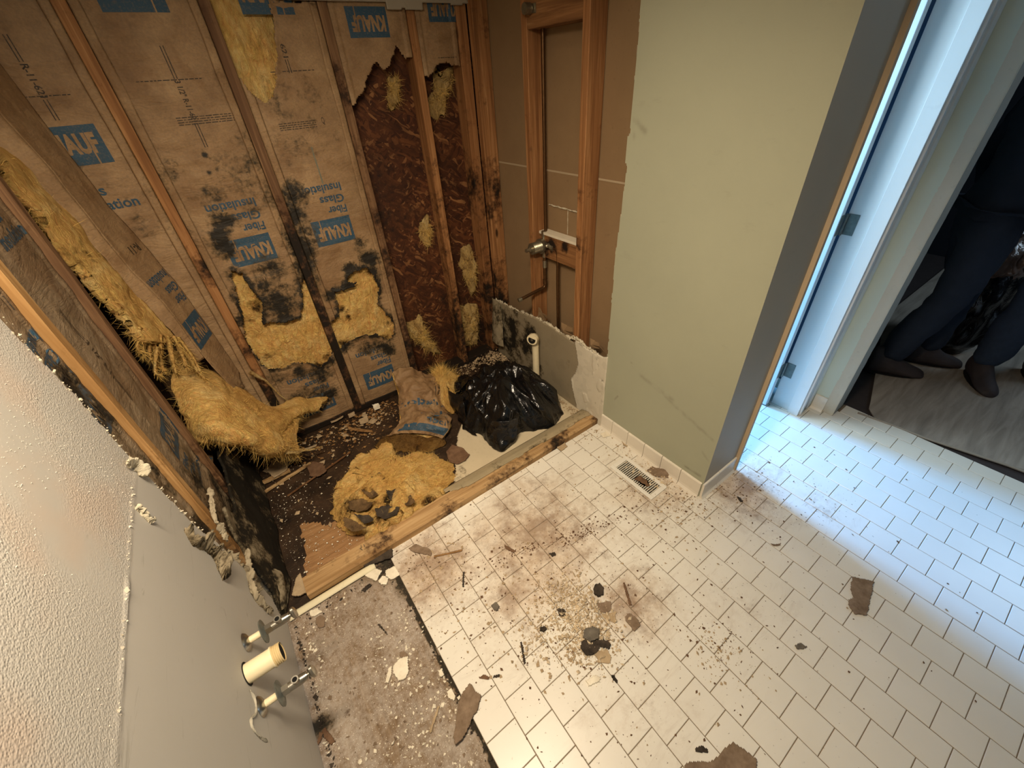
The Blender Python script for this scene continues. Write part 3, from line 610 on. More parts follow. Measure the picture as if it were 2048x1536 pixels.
bk = lumber('blocking', None, .470, .519, 1.579, 1.904, .822, 0.945, WOOD_Y, 1, moldfn([(.47, 1.80, .90, .05, 1.2), (.47, 1.70, .915, .04, 1.1), (.47, 1.86, .87, .05, .9)], 30, .4, -.4)); tag(bk, 'stained wood block with a pale top edge behind the mixing valve', 'lumber')
box('top_edge', .466, .519, 1.58, 1.90, .9455, .958, simple('pale_painted_lath', srgb(214, 204, 182), .8, nz=.1), bk)
bk.children[0].location = -bk.location

# =================================================================== PRINTING ON KRAFT PAPER
_tc = {}
def text_vf(s, wd, ht, bold=.0):
    key = (s, bold)
    if key not in _tc:
        c = bpy.data.curves.new('t', 'FONT'); c.body = s; c.size = 1; c.offset = bold; c.resolution_u = 3
        o = bpy.data.objects.new('t', c); COL.objects.link(o); dg = bpy.context.evaluated_depsgraph_get()
        me = bpy.data.meshes.new_from_object(o.evaluated_get(dg)); n = len(me.vertices); co = np.empty(n*3); me.vertices.foreach_get('co', co); co = co.reshape(-1, 3)[:, :2]
        F = [tuple(p.vertices) for p in me.polygons]; bpy.data.objects.remove(o); bpy.data.curves.remove(c); bpy.data.meshes.remove(me)
        _tc[key] = (co-co.min(0), F)
    co, F = _tc[key]; return co/co.max(0)*np.array([wd, ht]), F
class Face:
    """maps layout coordinates to a papered surface; surf(a,z,lift)->xyz, a = horizontal coordinate"""
    def __init__(s, surf, moldf, pm=None): s.surf = surf; s.mold = moldf; s.pm = pm or KRAFT
    def put(s, name, vf, a0, z0, rot, mat, parent, lift):
        uv, F = vf; uv = np.asarray(uv)
        if rot == 180: A, Z = a0-uv[:, 0], z0-uv[:, 1]
        elif rot == 90: A, Z = a0-uv[:, 1], z0+uv[:, 0]
        elif rot == -90: A, Z = a0+uv[:, 1], z0-uv[:, 0]
        else: A, Z = a0+uv[:, 0], z0+uv[:, 1]
        P = s.surf(A, Z, lift); return mesh(name, P, F, mat, parent, False, {'mold': s.mold(P)})
    def text(s, t, a0, z0, wd, ht, rot, parent, mat=None, bold=.022): return s.put('printed_text', text_vf(t, wd, ht, bold), a0, z0, rot, mat or INK, parent, .0016)
    def grid(s, w, h, step=.012):
        nu, nv = max(2, int(w/step)+1), max(2, int(h/step)+1); U, Vv = np.meshgrid(np.linspace(0, w, nu), np.linspace(0, h, nv), indexing='ij')
        return np.stack([U, Vv], -1).reshape(-1, 2), [tuple(q) for q in gridF(nu, nv)]
    def logo(s, a0, z0, rot, parent, w=.185, h=.118):
        b = s.put('printed_logo', s.grid(w, h), a0, z0, rot, INK, parent, .0014)
        sg = -1 if rot == 180 else 1
        # the F's stem runs on to the foot of the box
        L, F = text_vf('KNAUF', w*.84, h*.54, .05); L = L+np.array([w*.07, h*.27]); n = len(L)
        L = np.vstack([L, [[w*.775, 0], [w*.80, 0], [w*.80, h*.4], [w*.775, h*.4]]]); F = F+[(n, n+1, n+2, n+3)]
        s.put('logo_letters', (L, F), a0, z0, rot, s.pm, b, .0024); return b
    def bars(s, a0, z0, w, rows, rot, parent, hh=.0028, gap=.0075, seed=1):
        r = random.Random(seed); V = []; F = []
        for k in range(rows):
            x = 0
            while x < w:
                l = r.uniform(.006, .022); l = min(l, w-x); y = k*gap; n = len(V); V += [(x, y), (x+l, y), (x+l, y+hh), (x, y+hh)]; F.append((n, n+1, n+2, n+3)); x += l+.0035
        s.put('printed_text', (np.array(V), F), a0, z0, rot, INKB, parent, .0014)
    def rline(s, a0, z0, z1, parent, txt='3 1/2\" R-11-621', mat=None):
        """double rule with turned lettering in the middle, running down the batt"""
        mat = mat or INKB; H = z0-z1; t0, t1 = H*.30, H*.74
        for dx in (0, .009):
            for p, q in ((0, t0), (t1, H)):
                V = []; F = []; k = int((q-p)/.02)+1
                for i in range(k):
                    y0, y1 = p+(q-p)*i/k, p+(q-p)*(i+1)/k; n = len(V); V += [(y0, dx), (y1, dx), (y1, dx+.003), (y0, dx+.003)]; F.append((n, n+1, n+2, n+3))
                s.put('printed_rule', (np.array(V), F), a0, z0, -90, mat, parent, .0015)
        s.put('printed_text', text_vf(txt, t1-t0-.01, .019, .02), a0-.002, z0-t0-.005, -90, mat, parent, .0015)
    def block(s, a0, z0, rot, parent, txt=True):   # box plus the three lines of lettering under it
        s.logo(a0, z0, rot, parent); sg = -1 if rot == 180 else 1
        for t, w, dz in (('Fiber', .088, -.052), ('Glass', .112, -.100), ('Insulation', .188, -.150)):
            s.text(t, a0, z0+sg*dz, w, .036, rot, parent)

# back wall bays: x range, surface, tears
blobs = [pxblob(*b) for b in [(585, 225, .10, .16), (560, 255, .08, .14), (620, 235, .09, .15), (590, 270, .07, .1), (480, 360, .12, .22), (330, 340, .05, .2), (350, 430, .12, .25), (590, 395, .08, 1.0), (605, 500, .09, 1.2), (615, 560, .07, 1.2), (440, 470, .05, 1.1), (540, 540, .10, .8), (540, 600, .10, 1.1), (570, 640, .06, 1.1), (480, 640, .05, 1.1), (620, 790, .12, .9), (780, 700, .06, .8), (745, 545, .05, 1.1), (690, 620, .05, .9), (430, 400, .07, .75), (445, 440, .07, 1.0), (450, 500, .06, .9), (470, 545, .05, .9), (545, 395, .06, .6), (585, 430, .09, 1.15), (600, 480, .10, 1.25), (608, 530, .08, 1.2), (560, 600, .12, .95), (530, 570, .08, .8), (520, 620, .07, 1.0), (505, 650, .05, 1.1), (600, 610, .05, 1.0), (640, 745, .10, .85), (600, 745, .06, .9), (660, 720, .06, 1.0), (690, 690, .06, 1.0), (730, 700, .06, .95), (765, 690, .08, .9), (740, 520, .07, 1.0), (700, 540, .05, 1.0), (665, 590, .05, 1.05), (720, 490, .05, .85), (755, 560, .04, .8), (780, 650, .05, .9), (650, 790, .08, .9), (640, 800, .1, .95), (540, 720, .06, 1.0), (560, 760, .09, .6), (700, 640, .03, .8), (150, 330, .03, .4), (330, 390, .05, .55), (600, 640, .03, .6), (410, 310, .015, 1), (418, 345, .012, 1), (433, 338, .01, 1), (470, 590, .03, .9), (755, 155, .025, .9)]]
bmold = moldfn(blobs, 20, .55, -.6)
def ksurf(x0, x1):
    def f(A, Z, lift=0.0):
        A, Z = np.broadcast_arrays(np.asarray(A, float), np.asarray(Z, float)); t = np.clip((A-x0)/(x1-x0), 0, 1); d = np.minimum(A-x0, x1-A)
        y = 2.377-.012*np.sin(np.pi*t)**.7-.006*(d < .026)*1.0
        amp = .0028+.0035*np.clip(1-np.abs(Z-1.1)/.5, 0, 1)
        y = y-amp*fbm(f3(A*1.5, 1.0, Z*5), 5, 4, int(x0*10) % 50)-.0022*np.clip(fbm(f3(A*2, 0, Z*16), 3, 3, 4), 0, 1)
        return f3(A, y-lift, Z)
    return f
def pxpoly(pts): return [(lambda p: (p[0], p[2]))(P37(a, b)) for a, b in pts]
Z5 = lambda pts: [(380+a/3, 400+b/3) for a, b in pts]
tear1 = [pxpoly(Z5([(320, 790), (380, 745), (470, 740), (560, 735), (660, 705), (680, 640), (670, 500), (690, 470), (740, 560), (800, 740), (850, 900), (850, 935), (780, 1000), (700, 970), (620, 975), (560, 1010), (470, 1012), (430, 985), (370, 900)])), pxpoly(Z5([(245, 415), (300, 440), (360, 520), (430, 600), (440, 750), (330, 790), (300, 650)]))]
tear2 = [pxpoly(Z5([(1055, 405), (1000, 430), (950, 455), (935, 500), (1000, 495), (970, 530), (870, 550), (885, 620), (905, 700), (850, 730), (850, 880), (900, 890), (960, 845), (1040, 805), (1120, 805), (1190, 832), (1225, 800), (1222, 740), (1165, 670), (1120, 620), (1135, 540), (1100, 450)])), [(-.66, 1.95), (-.425, 1.95), (-.43, 1.83), (-.46, 1.74), (-.51, 1.63), (-.555, 1.60), (-.60, 1.63), (-.62, 1.7)], pxpoly([(540, 0), (640, 4), (640, -40), (540, -60)])]
BATTS = []
def batt(label, x0, x1, ztop, zbot, tears=(), fib=True, bottom=None, group='insulation batts in the back wall'):
    t = thing('insulation_batt', label, 'insulation', ((x0+x1)/2, 2.40, zbot), group); S = ksurf(x0, x1)
    def keep(A, Z):
        n = .010*fbm(f3(A, 0, Z), 34, 4, 6)+.006*fbm(f3(A, 0, Z), 110, 3, 8); k = np.ones(A.shape, bool)
        for pl in tears: k &= sdpoly(A, Z, pl)+n > 0
        if bottom is not None: k &= Z > bottom(A)+n*1.3
        return k
    sheet('kraft_facing', gx(x0, x1, .0055), gx(zbot, ztop, .0055), lambda A, Z: S(A, Z)+f3(0*A, -.006*np.exp(-np.abs(np.min([sdpoly(A, Z, pl) for pl in tears], 0))/.012)*(1+fbm(f3(A, 0, Z), 40, 3, 3)) if len(tears) else 0*A, 0*A), keep, KRAFT, t, {'mold': lambda A, Z: np.maximum(bmold(S(A, Z)), (np.clip(.95*(1-np.min([np.abs(sdpoly(A, Z, pl)) for pl in tears], 0)/.030)+.5*fbm(f3(A, 0, Z), 26, 3, 2), -1, 1) if len(tears) else -1+0*A)*(Z < 1.3)-2*(Z >= 1.3))}, thick=.0006)
    if bottom is None:
        for xa, xb, sd in ((x0, x0+.030, 1), (x1-.030, x1, -1)):
            def fp(A, Z, xa=xa, xb=xb, sd=sd):
                u = (A-xa)/(xb-xa); u = u if sd > 0 else 1-u; wv_ = .004*fbm(f3(A*0+sd, 0, Z), 6, 3, 3); P = S(A+wv_*(u > .4), Z, .0045+.004*u**2); return P
            sheet('paper_flange', np.linspace(xa, xb, 6), gx(zbot, ztop, .02), fp, lambda A, Z: keep(A, Z), KRAFT, t, {'mold': lambda A, Z: bmold(S(A, Z))}, thick=.0006)
    if fib:
        fm = moldfn([(b[0], b[1], b[2], b[3]*.7, b[4]*.8) for b in blobs], 24, .5, -.75)
        sheet('fiberglass', gx(x0, x1, .008), gx(max(zbot, .03), min(ztop, 2.1), .008), lambda A, Z: f3(A, 2.396-.012*fbm(f3(A, 1, Z), 14, 5, 31), Z), None, FIBER, t, {'mold': lambda A, Z: fm(f3(A, 2.365+0*A, Z))})
    return t, Face(S, bmold)
b0, F0 = batt('kraft-faced batt in the narrow corner bay, cut-off blue logo near its left edge', -1.392, -1.054, 2.44, .03)
F0.block(-1.300, 1.465, 0, b0); F0.rline(-1.205, 1.82, 1.60, b0, 'R-11-621'); F0.bars(-1.28, 1.665, .15, 1, 0, b0, seed=3)
b1, F1 = batt('moldy kraft-faced batt with a blackened blue logo above a wide yellow hole', -1.012, -.658, 2.44, .03, tear1)
F1.block(-.732, 1.125, 180, b1); F1.logo(-.936, 1.872, 0, b1); F1.rline(-.826, 1.785, 1.475, b1); F1.bars(-.94, 1.688, .20, 1, 0, b1, seed=4); F1.bars(-.875, 1.552, .19, 4, 0, b1, seed=5)
F1.text('Q', -.665, 1.56, .015, .03, 0, b1, INKB, .0); F1.block(-.745, .205+.02, 180, b1); F1.rline(-.83, .94, .76, b1)
b2, F2 = batt('crisp kraft-faced batt with a clean blue logo, torn open at the top', -.616, -.252, 2.44, .03, tear2)
F2.block(-.360, 1.126, 180, b2); F2.logo(-.527, 1.868, 0, b2); F2.rline(-.432, 1.86, 1.69, b2, '1-621'); F2.bars(-.50, 1.695, .17, 1, 0, b2, seed=6); F2.bars(-.535, 1.500, .15, 4, 0, b2, seed=7)
F2.text('Q', -.36, 1.505, .013, .028, 0, b2, INKB, 0); F2.block(-.362, .232, 180, b2); F2.put('printed_text', F2.grid(.006, .15), -.438, 1.28, 0, m_ink('faded_blue_ink', srgb(110, 112, 98), .7), b2, .0015)
b3, F3 = batt('torn top piece of kraft paper with an upside-down blue logo over bare strand board', -.210, .123, 2.44, 1.40, (), False, lambda A: np.interp(A, [-.21, -.155, -.12, -.10, -.06, -.03, .0, .05, .085, .123], [1.56, 1.60, 1.645, 1.67, 1.71, 1.68, 1.70, 1.76, 1.72, 1.73]))
F3.logo(.030, 1.895, 180, b3, .175, .10); F3.text('Insulation', .03, 2.02, .18, .036, 180, b3)
b4, F4 = batt('torn top piece of kraft paper in the right corner bay over bare strand board', .165, .370, 2.44, 1.40, (), False, lambda A: np.interp(A, [.165, .20, .24, .30, .37], [1.655, 1.655, 1.69, 1.70, 1.68]))
F4.logo(.395, 1.945, 180, b4, .165, .10); F4.bars(.25, 1.715, .10, 1, 0, b4, seed=8)
def clump(name, pts, H, seed, mat, label=None, cat='insulation', group=None, n=500, L=.03, parent=None):
    """tuft of fiberglass stuck on the back wall: pts are outline pixels"""
    P = [P37(a, b) for a, b in pts]; out = [(p[0], p[2]) for p in P]
    o, V, N = mound(name, out, H, mat, parent, seed, 22, 110, .030, 26, 1.5, jag=.040)
    def sw(A): A = np.array(A); return np.stack([A[:, 0], 2.447-A[:, 2], A[:, 1]], -1)
    V = sw(V); N = np.stack([N[:, 0], -N[:, 2], N[:, 1]], -1); o.data.vertices.foreach_set('co', V.ravel()); o.data.flip_normals(); a = o.data.attributes.new('mold', 'FLOAT', 'POINT'); a.data.foreach_set('value', np.clip(-.2+.6*fbm(V, 18, 3, seed), -1, 1).astype(np.float32))
    fuzz('loose_fibers', V, N, n, L, FUZZ, o, seed)
    if label: b = V.mean(0); rb(o); tag(o, label, cat, group)
    return o
def rb(o, base=None):                            # rebase a mesh that has children whose vertices are in world space
    b0 = None; ch = list(o.children); rebase(o, base)
    for c in ch: c.location = c.location-o.location
    return o
G = 'fiberglass tufts on the strand board'
clump('insulation_tuft', [(785, 150), (812, 145), (808, 180), (803, 215), (793, 210), (790, 180)], .03, 1, FIBER_P, 'pale wisp of fiberglass hanging under the torn paper left of the last-but-one stud', group=G)
clump('insulation_tuft', [(882, 135), (922, 133), (918, 175), (900, 195), (905, 240), (890, 235), (866, 228), (862, 215), (880, 175)], .035, 2, FIBER_P, 'forked yellow tuft of fiberglass at the top of the right corner bay', group=G)
clump('insulation_tuft', [(850, 445), (868, 432), (874, 450), (878, 490), (868, 505), (855, 480), (846, 465)], .04, 3, FIBER_P, 'mottled white tuft of fiberglass left of the stud halfway down the strand board', group=G)
clump('insulation_tuft', [(935, 505), (955, 498), (962, 530), (965, 570), (955, 600), (942, 575), (932, 540)], .045, 4, FIBER_P, 'mottled tuft of fiberglass in the right corner bay beside the corner stud', group=G)
clump('insulation_tuft', [(925, 620), (965, 615), (972, 650), (965, 695), (940, 700), (925, 660)], .04, 5, FIBER_P, 'dirty grey tuft of fiberglass low in the right corner bay', group=G)
clump('insulation_tuft', [(815, 660), (850, 640), (860, 665), (880, 700), (890, 715), (868, 712), (845, 690), (820, 680)], .045, 6, FIBER_P, 'wispy tuft of fiberglass trailing down to the fallen batt', group=G, n=700, L=.05)

# =================================================================== LEFT WALL BAYS
lm = moldfn([(-1.3, 1.37, 1.10, .10, 1.0), (-1.3, 1.40, 1.02, .08, .9), (-1.3, 1.36, .80, .12, .8), (-1.3, 1.6, .45, .25, .5), (-1.3, 1.75, .35, .2, .7), (-1.3, 1.4, .55, .1, .8), (-1.25, 2.3, .60, .10, .9), (-1.2, 2.3, .45, .12, 1.0), (-1.2, 2.3, .3, .15, 1.0), (-1.3, 1.7, 1.42, .10, .3)], 16, .5, -.45)
def lsurf(y0, y1, xr):
    def f(A, Z, lift=0.0):
        A, Z = np.broadcast_arrays(np.asarray(A, float), np.asarray(Z, float)); t = np.clip((A-y0)/(y1-y0), 0, 1); d = np.minimum(A-y0, y1-A)
        x = xr+.004*np.sin(np.pi*t)+.004*(d < .022)+.005*fbm(f3(1, A*1.5, Z*3), 6, 4, 9)+.003*np.clip(fbm(f3(A*8, 0, Z*2), 4, 3, 4), 0, 1); return f3(x+lift, A, Z)
    return f
def lbatt(label, y0, y1, zb):
    t = thing('insulation_batt', label, 'insulation', (-1.35, (y0+y1)/2, zb), 'insulation batts in the left wall'); S = lsurf(y0, y1, -1.322)
    sheet('kraft_facing', gx(y0, y1, .007), gx(zb, 2.44, .007), lambda A, Z: S(A, Z), lambda A, Z: Z > zb+.03+.03*fbm(f3(0, A, Z), 14, 4, 5), KRAFT_G, t, {'mold': lambda A, Z: lm(S(A, Z)+f3(.02, 0, 0))}, thick=.0006)
    sheet('fiberglass', gx(y0, y1, .02), gx(zb, 2.44, .02), lambda A, Z: f3(-1.345+.012*fbm(f3(1, A, Z), 14, 5, 31), A, Z), None, FIBER, t, {'mold': lambda A, Z: 0*A-1})
    return t, Face(S, lambda P: lm(P+np.array([.02, 0, 0])), KRAFT_G)
l1, FL1 = lbatt('wrinkled greyish kraft-faced batt between the glowing stud and the reddish stud', 1.477, 1.810, .10)
FL1.block(1.625, .655, 0, l1); FL1.text('Insulation', 1.60, 1.375, .19, .036, 0, l1); FL1.text('Glass', 1.60, 1.425, .11, .036, 0, l1); FL1.rline(1.62, 1.22, .92, l1, '3 1/2\" R-11')
l2, FL2 = lbatt('moldy kraft-faced batt peeking out beside the cut edge of the grey wall', 1.20, 1.433, .30)
FL2.block(1.425, 1.105, 180, l2); FL2.rline(1.40, 1.42, 1.30, l2, 'R-11')
# corner batt that leans out of its bay: ruled surface between its outer fold and the corner
E1z = [-.1, .484, .73, 1.0, 1.117, 1.259, 1.466, 1.625, 2.44]; E1x = [-1.15, -1.140, -1.178, -1.197, -1.228, -1.245, -1.262, -1.292, -1.30]
Czz = [-.1, .3, .5, .8, 1.02, 1.19, 1.34, 1.6, 1.75, 2.44]; Czx = [-1.05, -1.08, -1.105, -1.122, -1.145, -1.175, -1.206, -1.235, -1.25, -1.26]
def csurf(A, Z, lift=0.0):       # A from 0 (fold, y 2.20) to 1 (corner, y 2.352)
    A, Z = np.broadcast_arrays(np.asarray(A, float), np.asarray(Z, float)); x = np.interp(Z, E1z, E1x)*(1-A)+np.interp(Z, Czz, Czx)*A
    return f3(x+lift+.003*fbm(f3(A*2, 0, Z*4), 3, 4, 2)+.003*np.clip(fbm(f3(A*6, 0, Z*1.5), 3, 3, 3), 0, 1), 2.20+.155*A-lift*.3, Z)
cb = thing('insulation_batt', 'kraft-faced batt leaning out of the corner with a squeezed upside-down blue logo', 'insulation', (-1.25, 2.28, .40), 'insulation batts in the left wall')
sheet('kraft_facing', np.linspace(-.0, 1.03, 26), gx(.36, 2.42, .01), lambda A, Z: csurf(A, Z), lambda A, Z: Z > .42+.1*A+.05*fbm(f3(A*.2, 0, Z), 14, 4, 6), KRAFT, cb, {'mold': lambda A, Z: lm(csurf(A, Z))}, thick=.0008)
E0z = [-.1, .6, .89, .99, 1.10, 1.20, 1.27, 1.40, 1.54, 2.44]; E0x = [-1.19, -1.20, -1.222, -1.252, -1.266, -1.270, -1.287, -1.298, -1.337, -1.36]
def fsurf(A, Z):                 # the tan side flange of that batt
    p = csurf(0*A, Z); q = f3(np.interp(Z, E0z, E0x), 2.17, Z); return p*(1-A[..., None])+q*A[..., None]+f3(0, .002*fbm(f3(A, 0, Z*5), 5, 3, 3), 0)
sheet('paper_flange', np.linspace(0, 1, 8), gx(.72, 2.42, .012), fsurf, None, KRAFT, cb, {'mold': lambda A, Z: 0*A-.6}, thick=.0008)
class CFace(Face):
    pass
def cs2(A, Z, lift=0): return csurf(A/.165, Z, lift)
FC = Face(cs2, lambda P: lm(P)); FC.logo(.160, .885, 180, cb, .150, .13)
for t_, w_, z_ in (('Fiber', .08, .945), ('Glass', .09, .995), ('Insulation', .15, 1.05)): FC.text(t_, .160, z_+.03, w_, .038, 180, cb)
FC.text('R-11', .13, 1.20, .06, .03, 180, cb, INKB)
# the thick yellow body of that batt, exposed and slumping along the bay
def hpt(px, py, y): return wp(px, py, 1, y)
ctrl = [[hpt(-40, 270, 2.19), hpt(-20, 300, 2.12), hpt(0, 330, 2.05), hpt(5, 365, 2.0)],
        [hpt(100, 392, 2.19), hpt(90, 405, 2.12), hpt(80, 420, 2.05), hpt(68, 425, 2.02)],
        [hpt(170, 478, 2.19), hpt(150, 480, 2.11), hpt(125, 492, 2.03), hpt(100, 480, 2.02)],
        [hpt(245, 562, 2.19), hpt(225, 566, 2.10), hpt(195, 580, 2.02), hpt(175, 560, 2.02)],
        [hpt(300, 630, 2.18), hpt(278, 632, 2.10), hpt(255, 640, 2.02), hpt(240, 625, 2.02)],
        [hpt(350, 690, 2.17), hpt(325, 690, 2.08), hpt(290, 690, 1.99), hpt(268, 675, 1.98)]]
hg = thing('hanging_insulation', 'long yellow fiberglass strip hanging in the left wall bay, frayed into fingers at its end', 'insulation', tuple(hpt(300, 640, 2.08)))
o, Pv, Nv = drape('fiberglass', ctrl, 150, 46, FIBER, hg, .014, 16, .05, .03, 3, attrs={'mold': lambda P: np.clip(-.5+.9*fbm(P*np.array([1, 1, .4]), 12, 4, 3), -1, .6)}); fuzz('loose_fibers', Pv, Nv, 2200, .035, FUZZ, hg, 4)
fr = [((292, 650), (285, 700), (288, 712)), ((305, 660), (312, 720), (315, 735)), ((322, 665), (322, 725), (330, 745)), ((335, 668), (345, 720), (352, 748)), ((280, 650), (275, 690), (278, 704)), ((345, 670), (362, 705), (372, 735)), ((315, 690), (310, 745), (325, 752)), ((352, 672), (385, 715), (400, 745)), ((360, 690), (390, 735), (410, 760)), ((300, 655), (299, 700), (302, 722))]
for k, q in enumerate(fr):
    c = [[hpt(px-5*(1-i*.45), py, 2.06+.04*math.sin(k)) for i, (px, py) in enumerate(q)], [hpt(px, py-2, 2.02+.04*math.sin(k)) for px, py in q], [hpt(px+5*(1-i*.45), py, 2.06+.04*math.sin(k)) for i, (px, py) in enumerate(q)]]
    o, a, b = drape('frayed_finger', c, 14, 30, FIBER, hg, .006, 30, .12, .006, k, attrs={'mold': lambda P: 0*P[..., 0]-.7}); fuzz('loose_fibers', a, b, 160, .028, FUZZ, o, k, tang=.5, hang=.9)
# lower mass spilling out over the corner towards the floor
def q3(px, py, x): return wp(px, py, 0, x)
ctrl = [[hpt(335, 690, 2.20), hpt(380, 730, 2.22), hpt(440, 760, 2.26), hpt(500, 800, 2.26), hpt(555, 815, 2.28), hpt(600, 800, 2.32), hpt(665, 798, 2.34)],
        [hpt(345, 770, 2.08), hpt(395, 785, 2.02), hpt(455, 800, 2.02), hpt(510, 825, 2.06), hpt(560, 835, 2.14), hpt(600, 820, 2.22), hpt(640, 815, 2.28)],
        [hpt(365, 820, 2.00), hpt(415, 830, 1.93), hpt(465, 845, 1.93), hpt(520, 865, 1.98), hpt(558, 868, 2.08), hpt(572, 845, 2.18), hpt(590, 836, 2.24)],
        [hpt(388, 868, 1.98), hpt(430, 862, 1.88), hpt(480, 868, 1.88), hpt(530, 890, 1.92), hpt(565, 895, 2.00), hpt(580, 895, 2.05), hpt(596, 905, 2.06)],
        [hpt(396, 880, 2.02), hpt(440, 880, 1.95), hpt(490, 888, 1.96), hpt(530, 905, 2.0), hpt(560, 912, 2.04), hpt(580, 905, 2.08), hpt(598, 910, 2.1)]]
lw = thing('fallen_insulation', 'big yellow fiberglass heap slumped out of the left corner with a wing over the floor', 'insulation', tuple(hpt(480, 880, 2.0)))
o, Pv, Nv = drape('fiberglass', ctrl, 90, 130, FIBER, lw, .022, 9, .05, .032, 6, ridge=.009, attrs={'mold': lambda P: np.clip(-.55+.8*fbm(P, 9, 4, 3), -1, .5)}); fuzz('loose_fibers', Pv, Nv, 3600, .045, FUZZ, lw, 7)
for k, q in enumerate([[(585, 900), (620, 900), (645, 893)], [(560, 905), (590, 905), (612, 900)], [(500, 745), (530, 760), (560, 790), (580, 805)]]):
    tb = tube('frayed_finger', [hpt(px, py, (2.06, 2.0, 2.30)[k]) for px, py in q], [.012, .006, .004, .003][:len(q)], FIBER_P, lw, 8)
# =================================================================== LOW REMNANT ALONG THE LEFT WALL
rm = moldfn([(-1.29, 1.9, .2, .55, .95), (-1.29, 2.2, .2, .5, .9), (-1.29, 1.5, .1, .35, .8), (-1.29, 1.42, .2, .2, .5)], 14, .9, .05)
def rtop(Y): return np.interp(Y, [1.30, 1.36, 1.42, 1.47, 1.52, 1.57, 1.62, 1.8, 2.03, 2.2, 2.36], [.05, .14, .24, .30, .40, .44, .34, .34, .36, .38, .40])
r1 = sheet('wallboard_remnant', gx(1.30, 2.36, .007), gx(.0, .60, .007), lambda Y, Z: f3(-1.292+.05*np.clip(1-Z/.30, 0, 1)*np.clip((Y-1.30)*6, 0, 1)+.012*fbm(f3(1, Y, Z), 9, 4, 2), Y, Z), lambda Y, Z: Z < rtop(Y)+.03*fbm(f3(1, Y, Z), 16, 4, 7), GYPG, None, {'mold': lambda Y, Z: rm(f3(-1.29, Y, Z))}, thick=.010)
tag(rb(r1), 'black moldy torn wallboard remnant along the foot of the left wall', 'wallboard')
# crumbled pale edges peeling from the cut wallboard
def ribbon(name, pts, wd, mat, th=.006, seed=0, parent=None, mold=-1, amp=.005):
    """crumpled strip through world points"""
    P = catmull(np.array(pts)[:, None, :].repeat(2, 1), len(pts)*26, 2)[:, 0]; d = np.gradient(P, axis=0); s = np.cross(d, CAM-P); s /= np.linalg.norm(s, axis=1, keepdims=True)
    w_ = wd*np.clip(.75+1.1*fbm(P, 60, 4, seed), .15, 2)*np.clip(np.minimum(np.arange(len(P)), np.arange(len(P))[::-1])/12+.1, 0, 1)
    V = np.stack([P+s*(w_*t)[:, None]+np.array([amp, amp, amp])*(fbm(P+t*.02, 55, 4, seed+2)*1.6)[:, None] for t in (-1, -.5, 0, .5, 1)], 1)
    o = mesh(name, V.reshape(-1, 3), gridF(V.shape[0], 5), mat, parent, True, {'mold': np.full(V.shape[0]*5, float(mold))}); solid(o, th); return o
wl = lambda px, py, x=-1.275: wp(px, py, 0, x)
o = ribbon('torn_paper_edge', [wl(420, 975), wl(424, 1010), wl(430, 1040), wl(445, 1060), wl(455, 1080)], .009, PLAS_D, seed=1, mold=-.12); tag(rb(o), 'crumbly white torn edge above the black remnant on the left wall', 'wallboard')
o = ribbon('torn_paper_edge', [wl(494, 1100), wl(499, 1140), wl(507, 1180), wl(525, 1205), wl(545, 1225)], .010, PLAS_D, seed=2, mold=-.15); tag(rb(o), 'pale curled tape strip running down to the chrome shutoff valve', 'wallboard')
o = ribbon('torn_paper_edge', [wl(255, 925), wl(272, 928), wl(283, 940), wl(292, 952)], .012, PLAS_E, seed=3); tag(rb(o), 'white torn paper curl at the seam on the grey wall edge', 'wallboard')
o = ribbon('torn_paper_edge', [wl(274, 1010, -1.28), wl(285, 1022, -1.28), wl(298, 1036, -1.28), wl(308, 1044, -1.28)], .009, PLAS_E, seed=4); tag(rb(o), 'yellowish white chip sticking to the grey wall below the seam end', 'wallboard')
o = ribbon('torn_paper_edge', [wl(380, 1060), wl(388, 1075), wl(400, 1085), wl(420, 1095), wl(440, 1120), wl(450, 1150)], .022, GYPG, seed=5, mold=.25, amp=.02); tag(rb(o), 'shredded grey paper bunch bulging from the cut edge of the grey wall', 'wallboard')
o = ribbon('torn_paper_edge', [wl(455, 1100, -1.30), wl(470, 1130, -1.30), wl(490, 1165, -1.30), wl(505, 1200, -1.30)], .030, GYPG, seed=6, mold=.05, amp=.01); tag(rb(o), 'grey striped paper flap between the wall edge and the curled tape', 'wallboard')
ctrl = [[fl(505, 1150, .16), fl(530, 1130, .14), fl(552, 1140, .10)], [fl(515, 1180, .10), fl(540, 1165, .12), fl(568, 1160, .06)], [fl(535, 1215, .06), fl(556, 1195, .08), fl(572, 1190, .04)], [fl(556, 1228, .02), fl(566, 1220, .05), fl(574, 1215, .01)]]
o, _, _ = drape('shredded_paper', ctrl, 40, 30, GYPG, None, .016, 20, .08, .004, 5, ridge=.006, attrs={'mold': lambda P: np.clip(.25+.9*fbm(P, 30, 3, 3), -1, 1)}); tag(rb(o), 'dark shredded paper clump at the wall foot above the chrome shutoff', 'wallboard')
o, _, _ = mound('printed_paper_scrap', [p[:2] for p in (fl(372, 905, .30), fl(395, 885, .30), fl(425, 890, .30), fl(428, 930, .30), fl(410, 960, .30), fl(385, 945, .30))], .05, KRAFT, None, 3, 20, 60, .014, 16, 1.5, base=.30, attrs={'mold': lambda P: np.clip(-.2+.8*fbm(P, 20, 3, 3), -1, 1)})
tag(rb(o), 'crumpled printed kraft paper scrap wedged at the left wall under the hanging fiberglass', 'paper')
tg = text_vf('Fiber', .06, .03, .02); 
